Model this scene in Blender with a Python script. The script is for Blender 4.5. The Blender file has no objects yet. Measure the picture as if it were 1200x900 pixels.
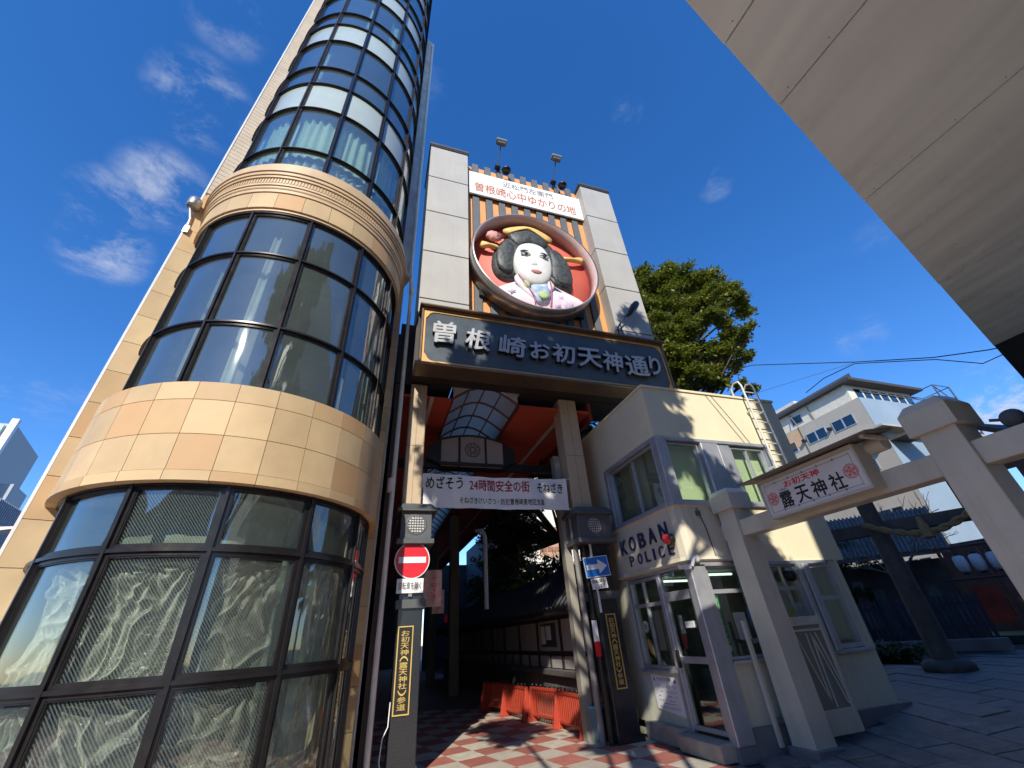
import bpy, math, random
import numpy as np
from mathutils import Vector, Matrix, noise
PI = math.pi
R = math.radians
rnd = random.Random(7)
sc = bpy.context.scene
COL = sc.collection

# ------------------------------------------------------------------ camera
CAM_H = 1.6
pitch, roll, yaw = R(32.0), R(-4.27), R(19.6)
fwd = Vector((math.sin(yaw) * math.cos(pitch), math.cos(yaw) * math.cos(pitch), math.sin(pitch)))
right = Vector((math.cos(yaw), -math.sin(yaw), 0))
down = fwd.cross(right)
c_, s_ = math.cos(roll), math.sin(roll)
r2 = right * c_ - down * s_
d2 = right * s_ + down * c_
cam_d = bpy.data.cameras.new('camera')
cam_d.sensor_width = 36
cam_d.lens = 475 / 1200 * 36
cam_d.clip_start = 0.05
cam_d.clip_end = 3000
cam = bpy.data.objects.new('camera', cam_d)
COL.objects.link(cam)
mw = Matrix.Identity(4)
for i in range(3):
    mw[i][0] = r2[i]; mw[i][1] = -d2[i]; mw[i][2] = -fwd[i]
mw[0][3], mw[1][3], mw[2][3] = 0, 0, CAM_H
cam.matrix_world = mw
sc.camera = cam

# ------------------------------------------------------------------ sun and sky
SUN_AZ, SUN_EL = 204.0, 33.0
sv = Vector((math.sin(R(SUN_AZ)) * math.cos(R(SUN_EL)), math.cos(R(SUN_AZ)) * math.cos(R(SUN_EL)), math.sin(R(SUN_EL))))
sun_d = bpy.data.lights.new('sun', 'SUN')
sun_d.energy = 4.7
sun_d.angle = R(0.5)
sun_d.color = (1.0, 0.93, 0.82)
sun = bpy.data.objects.new('sun', sun_d)
COL.objects.link(sun)
sun.rotation_euler = sv.to_track_quat('Z', 'Y').to_euler()
sun.location = (0, 0, 40)

world = bpy.data.worlds.new('World')
sc.world = world
world.use_nodes = True
wn = world.node_tree
wn.nodes.clear()
W = wn.nodes.new
out = W('ShaderNodeOutputWorld'); bg = W('ShaderNodeBackground')
sky = W('ShaderNodeTexSky'); sky.sky_type = 'NISHITA'
sky.sun_disc = False
sky.sun_elevation = R(SUN_EL); sky.sun_rotation = R(SUN_AZ)
sky.altitude = 10; sky.air_density = 1.0; sky.dust_density = 0.1; sky.ozone_density = 2.6
bg.inputs[1].default_value = 0.15
tc = W('ShaderNodeTexCoord')
hsv = W('ShaderNodeHueSaturation'); hsv.inputs['Saturation'].default_value = 1.30; hsv.inputs['Value'].default_value = 1.0
wn.links.new(sky.outputs[0], hsv.inputs['Color'])
def wmath(op, a, b=None):
    n = W('ShaderNodeMath'); n.operation = op
    for k, v in enumerate((a, b)):
        if v is None: continue
        if isinstance(v, (int, float)): n.inputs[k].default_value = v
        else: wn.links.new(v, n.inputs[k])
    return n.outputs[0]
def azel(a, e):
    return (math.sin(R(a)) * math.cos(R(e)), math.cos(R(a)) * math.cos(R(e)), math.sin(R(e)))
# wispy clouds: soft patches of stretched noise high in the sky
mapn = W('ShaderNodeMapping'); mapn.inputs['Scale'].default_value = (6.0, 9.0, 16.0); mapn.inputs['Rotation'].default_value = (0.5, 0.3, 0.9)
wn.links.new(tc.outputs['Generated'], mapn.inputs[0])
nz = W('ShaderNodeTexNoise'); nz.inputs['Scale'].default_value = 1.0; nz.inputs['Detail'].default_value = 9; nz.inputs['Roughness'].default_value = 0.68; nz.inputs['Distortion'].default_value = 0.25
wn.links.new(mapn.outputs[0], nz.inputs['Vector'])
cover = None
for (a, e, rad, k) in ((-38, 54, 5.0, 1.1), (-37.5, 37, 4.2, 1.3), (-39.5, 41, 3.8, 1.0), (-36, 45, 4.8, 1.2), (-42, 62, 4, .7), (-36, 22, 5, .55), (53, 60.7, 2.0, .5), (61, 48.4, 2.2, .5),
                       (2, 67.5, 2.5, .35), (72, 34, 2.6, .25), (71.5, 14.0, 6, 3.2), (80, 10, 8, 3.0), (-60, 30, 12, .9), (120, 30, 14, .8), (190, 40, 16, .8), (250, 25, 14, .9), (100, 12, 9, 2.5), (-90, 18, 10, 2), (66, 26, 3, .45)):
    dp = W('ShaderNodeVectorMath'); dp.operation = 'DOT_PRODUCT'
    wn.links.new(tc.outputs['Generated'], dp.inputs[0]); dp.inputs[1].default_value = azel(a, e)
    mr = W('ShaderNodeMapRange'); mr.interpolation_type = 'SMOOTHSTEP'
    mr.inputs['From Min'].default_value = math.cos(R(rad)); mr.inputs['From Max'].default_value = math.cos(R(rad * .15))
    mr.inputs['To Max'].default_value = k
    wn.links.new(dp.outputs['Value'], mr.inputs['Value'])
    cover = mr.outputs[0] if cover is None else wmath('MAXIMUM', cover, mr.outputs[0])
thr = W('ShaderNodeMapRange'); thr.interpolation_type = 'SMOOTHSTEP'
thr.inputs['From Min'].default_value = 0.44; thr.inputs['From Max'].default_value = 0.72
wn.links.new(nz.outputs[0], thr.inputs['Value'])
cf = wmath('MINIMUM', wmath('MULTIPLY', wmath('MULTIPLY', cover, thr.outputs[0]), 0.5), 0.95)
mixc = W('ShaderNodeMix'); mixc.data_type = 'RGBA'
tn = W('ShaderNodeVectorMath'); tn.operation = 'MULTIPLY'; tn.inputs[1].default_value = (1.0, 1.05, 1.30)
wn.links.new(hsv.outputs[0], tn.inputs[0])
wn.links.new(cf, mixc.inputs[0]); wn.links.new(tn.outputs[0], mixc.inputs[6])
mixc.inputs[7].default_value = (3.6, 3.9, 4.5, 1)
wn.links.new(mixc.outputs[2], bg.inputs[0])
wn.links.new(bg.outputs[0], out.inputs[0])
sc.view_settings.view_transform = 'Standard'
sc.view_settings.look = 'None'
sc.view_settings.exposure = 0.30
sc.view_settings.gamma = 1.0

# ------------------------------------------------------------------ materials
MATS = {}
def M(name, col, rough=.6, metal=0., var=.10, scale=3., bump=0., bscale=40., rand=None, streak=0., spec=.5, coat=0., fine=.0, detail=5):
    """painted / stone / metal surface: slow tone variation, optional per-object tone, rain streaks, fine relief"""
    if name in MATS: return MATS[name]
    m = bpy.data.materials.new(name); m.use_nodes = True
    nt = m.node_tree; N = nt.nodes.new; L = nt.links.new
    b = nt.nodes['Principled BSDF']
    b.inputs['Roughness'].default_value = rough; b.inputs['Metallic'].default_value = metal
    b.inputs['Specular IOR Level'].default_value = spec
    if coat: b.inputs['Coat Weight'].default_value = coat; b.inputs['Coat Roughness'].default_value = .1
    g = N('ShaderNodeNewGeometry')
    n1 = N('ShaderNodeTexNoise'); n1.inputs['Scale'].default_value = scale; n1.inputs['Detail'].default_value = detail; n1.inputs['Roughness'].default_value = .6
    L(g.outputs['Position'], n1.inputs['Vector'])
    mix = N('ShaderNodeMix'); mix.data_type = 'RGBA'
    cr = N('ShaderNodeMapRange'); cr.inputs['From Min'].default_value = .3; cr.inputs['From Max'].default_value = .7
    L(n1.outputs[0], cr.inputs['Value']); L(cr.outputs[0], mix.inputs[0])
    mix.inputs[6].default_value = tuple(c * (1 - var) for c in col) + (1,)
    mix.inputs[7].default_value = tuple(min(1, c * (1 + var)) for c in col) + (1,)
    cur = mix.outputs[2]
    if rand:
        oi = N('ShaderNodeObjectInfo'); m2 = N('ShaderNodeMix'); m2.data_type = 'RGBA'
        rp = N('ShaderNodeMapRange'); rp.inputs['From Min'].default_value = rand[1]; rp.inputs['From Max'].default_value = 1.0; rp.inputs['To Max'].default_value = rand[2]
        L(oi.outputs['Random'], rp.inputs['Value']); L(rp.outputs[0], m2.inputs[0])
        L(cur, m2.inputs[6]); m2.inputs[7].default_value = tuple(rand[0]) + (1,)
        cur = m2.outputs[2]
        # small brightness change from piece to piece
        h = N('ShaderNodeHueSaturation'); rv = N('ShaderNodeMapRange')
        mm = N('ShaderNodeMath'); mm.operation = 'FRACT'; m3 = N('ShaderNodeMath'); m3.operation = 'MULTIPLY'; m3.inputs[1].default_value = 17.31
        L(oi.outputs['Random'], m3.inputs[0]); L(m3.outputs[0], mm.inputs[0]); L(mm.outputs[0], rv.inputs['Value'])
        rv.inputs['To Min'].default_value = .88; rv.inputs['To Max'].default_value = 1.08
        L(rv.outputs[0], h.inputs['Value']); L(cur, h.inputs['Color']); cur = h.outputs[0]
    if streak:
        mp = N('ShaderNodeMapping'); mp.inputs['Scale'].default_value = (9, 9, .55)
        L(g.outputs['Position'], mp.inputs[0])
        n2 = N('ShaderNodeTexNoise'); n2.inputs['Scale'].default_value = 1.; n2.inputs['Detail'].default_value = 6; n2.inputs['Roughness'].default_value = .7
        L(mp.outputs[0], n2.inputs['Vector'])
        r_ = N('ShaderNodeMapRange'); r_.inputs['From Min'].default_value = .48; r_.inputs['From Max'].default_value = .78; r_.inputs['To Max'].default_value = streak
        L(n2.outputs[0], r_.inputs['Value'])
        m4 = N('ShaderNodeMix'); m4.data_type = 'RGBA'
        L(r_.outputs[0], m4.inputs[0]); L(cur, m4.inputs[6]); m4.inputs[7].default_value = tuple(c * .35 for c in col) + (1,)
        cur = m4.outputs[2]
    L(cur, b.inputs['Base Color'])
    # roughness wobble
    rr = N('ShaderNodeMapRange'); rr.inputs['To Min'].default_value = max(0.02, rough - .08); rr.inputs['To Max'].default_value = min(1, rough + .1)
    L(n1.outputs[0], rr.inputs['Value']); L(rr.outputs[0], b.inputs['Roughness'])
    if bump:
        n3 = N('ShaderNodeTexNoise'); n3.inputs['Scale'].default_value = bscale; n3.inputs['Detail'].default_value = 4
        L(g.outputs['Position'], n3.inputs['Vector'])
        bp = N('ShaderNodeBump'); bp.inputs['Strength'].default_value = bump; bp.inputs['Distance'].default_value = .02
        L(n3.outputs[0], bp.inputs['Height']); L(bp.outputs[0], b.inputs['Normal'])
    MATS[name] = m
    return m

def glassmat(name, tint=(.5, .58, .55), ior=1.6, wav=.02, stripes=False, boost=1.0, milky=0.):
    if name in MATS: return MATS[name]
    m = bpy.data.materials.new(name); m.use_nodes = True
    nt = m.node_tree; N = nt.nodes.new; L = nt.links.new
    nt.nodes.remove(nt.nodes['Principled BSDF'])
    o = nt.nodes['Material Output']
    g = N('ShaderNodeNewGeometry')
    nn = N('ShaderNodeTexNoise'); nn.inputs['Scale'].default_value = 1.7; nn.inputs['Detail'].default_value = 1
    L(g.outputs['Position'], nn.inputs['Vector'])
    bp = N('ShaderNodeBump'); bp.inputs['Strength'].default_value = wav; bp.inputs['Distance'].default_value = .3
    L(nn.outputs[0], bp.inputs['Height'])
    lw = N('ShaderNodeLayerWeight'); lw.inputs['Blend'].default_value = .5; L(bp.outputs[0], lw.inputs['Normal'])
    pw = N('ShaderNodeMath'); pw.operation = 'POWER'; pw.inputs[1].default_value = 4.0; L(lw.outputs['Facing'], pw.inputs[0])
    f0 = ((ior - 1) / (ior + 1)) ** 2
    fr = N('ShaderNodeMath'); fr.operation = 'MULTIPLY_ADD'; fr.inputs[1].default_value = 1 - f0; fr.inputs[2].default_value = f0; L(pw.outputs[0], fr.inputs[0])
    ml = N('ShaderNodeMath'); ml.operation = 'MULTIPLY_ADD'; ml.inputs[1].default_value = 1.25 * boost; ml.inputs[2].default_value = .05; ml.use_clamp = True
    L(fr.outputs[0], ml.inputs[0])
    tr = N('ShaderNodeBsdfTransparent'); tr.inputs[0].default_value = tint + (1,)
    gl = N('ShaderNodeBsdfGlossy'); gl.inputs['Roughness'].default_value = .03; gl.inputs['Color'].default_value = (.92, .97, .97, 1); L(bp.outputs[0], gl.inputs['Normal'])
    base = tr.outputs[0]
    if stripes or milky:
        df = N('ShaderNodeBsdfDiffuse'); df.inputs[0].default_value = (.38, .46, .46, 1)
        mx0 = N('ShaderNodeMixShader')
        if stripes:
            dt = N('ShaderNodeVectorMath'); dt.operation = 'DOT_PRODUCT'; dt.inputs[1].default_value = (.75, .3, .62)
            L(g.outputs['Position'], dt.inputs[0])
            m1 = N('ShaderNodeMath'); m1.operation = 'MULTIPLY'; m1.inputs[1].default_value = 2 * PI / .022
            s1 = N('ShaderNodeMath'); s1.operation = 'SINE'
            r1 = N('ShaderNodeMapRange'); r1.inputs['From Min'].default_value = -.1; r1.inputs['From Max'].default_value = .5; r1.inputs['To Max'].default_value = .11; r1.inputs['To Min'].default_value = .01
            L(dt.outputs['Value'], m1.inputs[0]); L(m1.outputs[0], s1.inputs[0]); L(s1.outputs[0], r1.inputs['Value']); L(r1.outputs[0], mx0.inputs[0])
        else:
            n5 = N('ShaderNodeTexNoise'); n5.inputs['Scale'].default_value = 1.6; n5.inputs['Detail'].default_value = 6; L(g.outputs['Position'], n5.inputs['Vector'])
            r5 = N('ShaderNodeMapRange'); r5.inputs['From Min'].default_value = .35; r5.inputs['From Max'].default_value = .75; r5.inputs['To Max'].default_value = milky * 1.15; r5.inputs['To Min'].default_value = milky * .8
            L(n5.outputs[0], r5.inputs['Value']); L(r5.outputs[0], mx0.inputs[0])
        L(base, mx0.inputs[1]); L(df.outputs[0], mx0.inputs[2]); base = mx0.outputs[0]
    mx = N('ShaderNodeMixShader'); L(ml.outputs[0], mx.inputs[0]); L(base, mx.inputs[1]); L(gl.outputs[0], mx.inputs[2])
    L(mx.outputs[0], o.inputs[0])
    MATS[name] = m
    return m

def leafmat(name, c1, c2, trans=.35):
    m = bpy.data.materials.new(name); m.use_nodes = True
    nt = m.node_tree; N = nt.nodes.new; L = nt.links.new
    b = nt.nodes['Principled BSDF']; b.inputs['Roughness'].default_value = .45
    g = N('ShaderNodeNewGeometry')
    n1 = N('ShaderNodeTexNoise'); n1.inputs['Scale'].default_value = 1.3; n1.inputs['Detail'].default_value = 8; L(g.outputs['Position'], n1.inputs['Vector'])
    rp = N('ShaderNodeMapRange'); rp.inputs['From Min'].default_value = .35; rp.inputs['From Max'].default_value = .65; L(n1.outputs[0], rp.inputs['Value'])
    mix = N('ShaderNodeMix'); mix.data_type = 'RGBA'; L(rp.outputs[0], mix.inputs[0]); mix.inputs[6].default_value = c1 + (1,); mix.inputs[7].default_value = c2 + (1,)
    L(mix.outputs[2], b.inputs['Base Color'])
    t = N('ShaderNodeBsdfTranslucent'); L(mix.outputs[2], t.inputs[0])
    mx = N('ShaderNodeMixShader'); mx.inputs[0].default_value = trans
    L(b.outputs[0], mx.inputs[1]); L(t.outputs[0], mx.inputs[2]); L(mx.outputs[0], nt.nodes['Material Output'].inputs[0])
    MATS[name] = m
    return m

# ------------------------------------------------------------------ mesh helpers
class MB:
    def __init__(s): s.v = []; s.f = []; s.sm = []
    def add(s, vs, fs, smooth=False):
        n = len(s.v); s.v += [tuple(v) for v in vs]
        for f in fs: s.f.append(tuple(i + n for i in f)); s.sm.append(smooth)
        return s
    def box(s, x0, x1, y0, y1, z0, z1):
        return s.add([(x0, y0, z0), (x1, y0, z0), (x1, y1, z0), (x0, y1, z0), (x0, y0, z1), (x1, y0, z1), (x1, y1, z1), (x0, y1, z1)],
                     [(0, 3, 2, 1), (4, 5, 6, 7), (0, 1, 5, 4), (1, 2, 6, 5), (2, 3, 7, 6), (3, 0, 4, 7)])
    def hexa(s, p):
        return s.add(p, [(0, 3, 2, 1), (4, 5, 6, 7), (0, 1, 5, 4), (1, 2, 6, 5), (2, 3, 7, 6), (3, 0, 4, 7)])
    def prism(s, poly, ax, a, b):
        """polygon in the two other axes, extruded along axis ax from a to b"""
        n = len(poly); vs = []
        for t in (a, b):
            for (p, q) in poly:
                vs.append({'x': (t, p, q), 'y': (p, t, q), 'z': (p, q, t)}[ax])
        fs = [tuple(range(n)), tuple(range(2 * n - 1, n - 1, -1))] + [(i, (i + 1) % n, n + (i + 1) % n, n + i) for i in range(n)]
        return s.add(vs, fs)
    def tube(s, pts, r, n=8, smooth=True, cap=True):
        pts = [Vector(p) for p in pts]; rs = r if isinstance(r, (list, tuple)) else [r] * len(pts)
        vs = []; prev = None
        for i, p in enumerate(pts):
            d = (pts[min(i + 1, len(pts) - 1)] - pts[max(i - 1, 0)]).normalized()
            if prev is None:
                u = d.orthogonal().normalized()
            else:
                u = (prev - d * prev.dot(d)); u = u.normalized() if u.length > 1e-6 else d.orthogonal().normalized()
            prev = u; w = d.cross(u)
            for k in range(n):
                a = 2 * PI * k / n; vs.append(p + (u * math.cos(a) + w * math.sin(a)) * rs[i])
        fs = []
        for i in range(len(pts) - 1):
            for k in range(n):
                fs.append((i * n + k, i * n + (k + 1) % n, (i + 1) * n + (k + 1) % n, (i + 1) * n + k))
        s.add(vs, fs, smooth)
        if cap:
            s.add([vs[k] for k in range(n)], [tuple(range(n - 1, -1, -1))]); s.add([vs[len(vs) - n + k] for k in range(n)], [tuple(range(n))])
        return s
    def curved(s, r0, r1, t0, t1, z0, z1, seg=6, smooth=False):
        """curved slab round the local origin; angles in degrees from -Y"""
        vs = []
        for i in range(seg + 1):
            a = R(t0 + (t1 - t0) * i / seg); sx, sy = math.sin(a), -math.cos(a)
            for (rr, z) in ((r0, z0), (r1, z0), (r1, z1), (r0, z1)): vs.append((sx * rr, sy * rr, z))
        def fc(k, i): return (i * 4 + k, i * 4 + (k + 1) % 4, (i + 1) * 4 + (k + 1) % 4, (i + 1) * 4 + k)
        s.add(vs, [fc(k, i) for i in range(seg) for k in (0, 2)] + [(3, 2, 1, 0), (seg * 4, seg * 4 + 1, seg * 4 + 2, seg * 4 + 3)])
        for k in (1, 3):       # inner and outer skins, shaded smooth on their own vertices
            w = []
            for i in range(seg + 1): w += [vs[i * 4 + k], vs[i * 4 + (k + 1) % 4]]
            s.add(w, [(2 * i, 2 * i + 1, 2 * i + 3, 2 * i + 2) for i in range(seg)], True)
        return s
    def lathe(s, prof, c, axis='z', n=24, smooth=True):
        vs = []; m = len(prof)
        for k in range(n):
            a = 2 * PI * k / n
            for (r, h) in prof:
                x, y = r * math.cos(a), r * math.sin(a)
                v = {'z': (x, y, h), 'y': (x, h, y), 'x': (h, x, y)}[axis]
                vs.append((c[0] + v[0], c[1] + v[1], c[2] + v[2]))
        fs = [(k * m + i, ((k + 1) % n) * m + i, ((k + 1) % n) * m + i + 1, k * m + i + 1) for k in range(n) for i in range(m - 1)]
        return s.add(vs, fs, smooth)
    def mesh(s, name, o=(0, 0, 0), fix=True):
        me = bpy.data.meshes.new(name)
        me.from_pydata([(v[0] - o[0], v[1] - o[1], v[2] - o[2]) for v in s.v], [], s.f)
        me.polygons.foreach_set('use_smooth', s.sm)
        if fix:
            import bmesh
            bm = bmesh.new(); bm.from_mesh(me)
            bmesh.ops.remove_doubles(bm, verts=bm.verts, dist=1e-5) if False else None
            bmesh.ops.recalc_face_normals(bm, faces=bm.faces); bm.to_mesh(me); bm.free()
        me.update()
        return me

ORG = {}
def props(o, label=None, cat=None, group=None, kind=None):
    if label: o['label'] = label
    if cat: o['category'] = cat
    if group: o['group'] = group
    if kind: o['kind'] = kind
    return o
def thing(name, label, cat, loc, group=None, kind=None):
    o = bpy.data.objects.new(name, None); o.empty_display_size = .2
    COL.objects.link(o); o.location = loc; ORG[o.name] = Vector(loc)
    return props(o, label, cat, group, kind)
def part(name, mb, mat, parent=None, bevel=0, fix=True, origin=None):
    og = ORG[parent.name] if parent else Vector(origin or (0, 0, 0))
    me = mb.mesh(name, og, fix); me.materials.append(mat)
    o = bpy.data.objects.new(name, me); COL.objects.link(o)
    if parent: o.parent = parent
    else: o.location = og
    ORG[o.name] = og
    if bevel:
        b = o.modifiers.new('bevel', 'BEVEL'); b.width = bevel; b.segments = 1; b.limit_method = 'ANGLE'; b.angle_limit = R(40)
    return o
def piece(name, me, parent, loc, rot=(0, 0, 0), scale=None):
    """a repeat that shares mesh data, placed at a world position under its parent"""
    o = bpy.data.objects.new(name, me); COL.objects.link(o); o.parent = parent
    o.location = Vector(loc) - ORG[parent.name]; o.rotation_euler = rot
    if scale: o.scale = scale
    ORG[o.name] = Vector(loc)
    return o
def single(name, mb, mat, label, cat, group=None, kind=None, bevel=0, origin=None, fix=True):
    o = part(name, mb, mat, None, bevel, fix, origin)
    return props(o, label, cat, group, kind)
def struct(name, mb, mat, parent=None, fix=True):
    o = part(name, mb, mat, parent, fix=fix)
    o['kind'] = 'structure'
    return o
def copy_tree(o, parent=None):
    c = o.copy(); COL.objects.link(c); c.parent = parent; ORG[c.name] = ORG[o.name].copy()
    for ch in list(o.children):
        copy_tree(ch, c)
    return c

_fontcache = {}
def text_mb(body, w, h, depth, P, ru, uu, mb=None, bold=0., vertical=False, res=3, slack=True):
    """lettering as geometry: fits a w x h box centred on P, with right and up vectors; rises depth along the face normal"""
    mb = mb or MB()
    ru = Vector(ru).normalized(); uu = Vector(uu).normalized(); nn = ru.cross(uu)
    P = Vector(P)
    if vertical:
        n = len(body); st = h / n
        for i, ch in enumerate(body):
            if ch == ' ': continue
            text_mb(ch, w, st * .9, depth, P + uu * (h / 2 - st * (i + .5)), ru, uu, mb, bold)
        return mb
    key = (body, bold, res)
    if key not in _fontcache:
        cu = bpy.data.curves.new('lettering', 'FONT'); cu.body = body; cu.resolution_u = res; cu.offset = 0
        cu.extrude = .5
        o = bpy.data.objects.new('lettering', cu); COL.objects.link(o)
        bpy.context.view_layer.update()
        me = bpy.data.meshes.new_from_object(o.evaluated_get(bpy.context.evaluated_depsgraph_get()))
        _fontcache[key] = ([tuple(v.co) for v in me.vertices], [tuple(p.vertices) for p in me.polygons])
        bpy.data.objects.remove(o); bpy.data.curves.remove(cu); bpy.data.meshes.remove(me)
    vs, fs = _fontcache[key]
    if bold:      # heavier strokes: the same outline laid again round itself, each a hair lower
        o_ = bold * .55; n0 = len(vs); v2 = list(vs); f2 = list(fs)
        for q, (dx, dy) in enumerate(((o_, 0), (-o_, 0), (0, o_), (0, -o_), (o_ * .7, o_ * .7), (-o_ * .7, -o_ * .7))):
            k = len(v2); v2 += [(a + dx, c + dy, e - .02 * (q + 1)) for a, c, e in vs]; f2 += [tuple(i + k for i in f) for f in fs]
        vs, fs = v2, f2
    xs = [v[0] for v in vs]; ys = [v[1] for v in vs]
    x0, x1, y0, y1 = min(xs), max(xs), min(ys), max(ys)
    sx = w / (x1 - x0); sy = h / (y1 - y0)
    vv = [P + ru * ((v[0] - (x0 + x1) / 2) * sx) + uu * ((v[1] - (y0 + y1) / 2) * sy) + nn * ((v[2] + .5) * depth) for v in vs]
    return mb.add(vv, fs)

XR, ZU = (1, 0, 0), (0, 0, 1)
MY = (0, -1, 0)

# common materials
stone = M('sandstone_tile', (.55, .405, .225), .58, spec=.25, var=.09, scale=2.2, bump=.05, bscale=60, rand=((.50, .29, .13), .62, .8), coat=.05)
stone_lip = M('sandstone_trim', (.55, .40, .23), .45, var=.1, scale=3)
stone_sm = M('small_tile_wall', (.55, .45, .33), .5, var=.08, scale=5)
bronze = M('dark_bronze_metal', (.036, .034, .035), .30, metal=.6, var=.15, scale=6)
grout = M('grout', (.16, .11, .07), .9)
conc = M('weathered_concrete', (.52, .51, .47), .85, var=.2, scale=2.5, bump=.3, bscale=25, streak=.35)
alu = M('aluminium_frame', (.50, .515, .54), .38, metal=.55, var=.1, scale=5, streak=.2)
black = M('black_paint', (.012, .012, .013), .4, var=.2)
whitep = M('white_paint', (.72, .72, .70), .5, var=.06)
granite = M('black_granite', (.022, .024, .028), .22, var=.5, scale=60, spec=.6)
greymet = M('grey_painted_steel', (.085, .092, .098), .45, var=.12, scale=8)
glass = glassmat('tower_glass', tint=(.80, .85, .82), ior=1.6, milky=.10)
glass_s = glassmat('tower_glass_striped_film', tint=(.88, .91, .87), ior=1.42, stripes=True)
glass_d = glassmat('tower_glass_dusty', tint=(.88, .91, .87), ior=1.42, milky=.05)
glass_u = glassmat('tower_glass_blue', tint=(.78, .86, .84), ior=1.6, milky=.10)
winglass = glassmat('window_glass', tint=(.90, .94, .90), ior=1.5)
winglass_far = glassmat('far_window_glass', tint=(.25, .3, .32), ior=1.6)
darkroom = M('dark_interior', (.05, .052, .05), .8, var=.3)

def gz(x):
    return float(np.interp(x, [5.2, 7.38, 8.4, 11.0], [0, .15, .29, .52]))
#==BODY==
# ================================================================== GROUND
xs = [-400, 5.2, 7.38, 8.4, 11.0, 500]
g = MB()
for i in range(len(xs) - 1):
    a, b = xs[i], xs[i + 1]
    g.add([(a, -400, gz(a) - .03), (b, -400, gz(b) - .03), (b, 500, gz(b) - .03), (a, 500, gz(a) - .03)], [(0, 1, 2, 3)])
asphalt = M('asphalt', (.062, .06, .058), .85, var=.2, scale=1.5, bump=.4, bscale=90)
ground = struct('ground', g, asphalt, fix=False)

# arcade pavement: sheet plus individually laid red and cream tiles
tile_cream = M('cream_paving_tile', (.50, .45, .36), .75, var=.16, scale=6, bump=.15, bscale=80, rand=((.40, .35, .28), .2, .6))
tile_red = M('red_paving_tile', (.38, .135, .10), .75, var=.16, scale=6, bump=.15, bscale=80, rand=((.30, .11, .085), .2, .6))
pv = MB().add([(-.3, 5.4, -.02), (4.95, 5.4, -.02), (4.95, 60, -.02), (-.3, 60, -.02)], [(0, 1, 2, 3)])
pave_sheet = M('paving_bedding', (.20, .16, .13), .9)
arc_pave = struct('arcade_pavement', pv, pave_sheet, fix=False)
def slab_mesh(nm, w, l, t, mat, gap=.006, cross=False):
    mb = MB()
    if cross:
        hw = (w / 2 - gap) 
        for sx in (-1, 1):
            for sy in (-1, 1):
                x0, x1 = sorted((sx * gap * .35, sx * hw)); y0, y1 = sorted((sy * gap * .35, sy * hw))
                mb.box(x0, x1, y0, y1, -t, 0)
    else:
        mb.box(-w / 2 + gap, w / 2 - gap, -l / 2 + gap, l / 2 - gap, -t, 0)
    me = mb.mesh(nm); me.materials.append(mat); return me
ts = .5
mc = slab_mesh('paving_tile', ts, ts, .03, tile_cream, .004, True); mr_ = slab_mesh('paving_tile', ts, ts, .03, tile_red, .004, True)
ca, sa = math.cos(R(13)), math.sin(R(13))
ntile = 0
for i in range(-16, 18):
    for j in range(-16, 40):
        u, v = (i + .5) * ts, (j + .5) * ts
        x = 2.13 + u * ca - v * sa; y = 8.63 + u * sa + v * ca
        if not (-.0 < x < 4.8 and 5.75 < y < 14.6): continue
        if ntile >= 298: continue
        ntile += 1
        piece('paving_tile', mr_ if (i + j) % 2 == 0 else mc, arc_pave, (x, y, rnd.uniform(-.0015, .0015)), (0, 0, R(13)))
far_t = MB()
for i in range(-30, 40):
    for j in range(8, 90):
        if (i + j) % 2: continue
        u, v = i * ts, j * ts
        x = 2.13 + u * ca - v * sa; y = 8.63 + u * sa + v * ca
        if .1 < x < 4.6 and 15 < y < 40:
            far_t.add([(x, y, -.012), (x + ts * ca, y + ts * sa, -.012), (x + ts * ca - ts * sa, y + ts * sa + ts * ca, -.012), (x - ts * sa, y + ts * ca, -.012)], [(0, 1, 2, 3)])
o = part('far_paving_tiles', far_t, tile_red, arc_pave, fix=False); o['kind'] = 'stuff'

# the same checker paving runs on over the street in front of the arcade
stp_ = bpy.data.materials.new('street_checker_paving'); stp_.use_nodes = True
nt = stp_.node_tree; ck = nt.nodes.new('ShaderNodeTexChecker'); ck.inputs['Scale'].default_value = 1.0
ck.inputs['Color1'].default_value = (.50, .45, .36, 1); ck.inputs['Color2'].default_value = (.38, .135, .10, 1)
ge = nt.nodes.new('ShaderNodeNewGeometry'); mp = nt.nodes.new('ShaderNodeMapping'); mp.inputs['Rotation'].default_value = (0, 0, R(-13)); mp.inputs['Scale'].default_value = (2, 2, 0); mp.inputs['Location'].default_value = (0, 0, .5)
nt.links.new(ge.outputs['Position'], mp.inputs[0]); nt.links.new(mp.outputs[0], ck.inputs['Vector']); nt.links.new(ck.outputs[0], nt.nodes['Principled BSDF'].inputs['Base Color']); nt.nodes['Principled BSDF'].inputs['Roughness'].default_value = .75
sp_ = MB().add([(-14, -22, -.012), (5.15, -22, -.012), (5.15, 5.75, -.012), (-14, 5.75, -.012)], [(0, 1, 2, 3)])
struct('street_pavement', sp_, stp_, fix=False)
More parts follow.
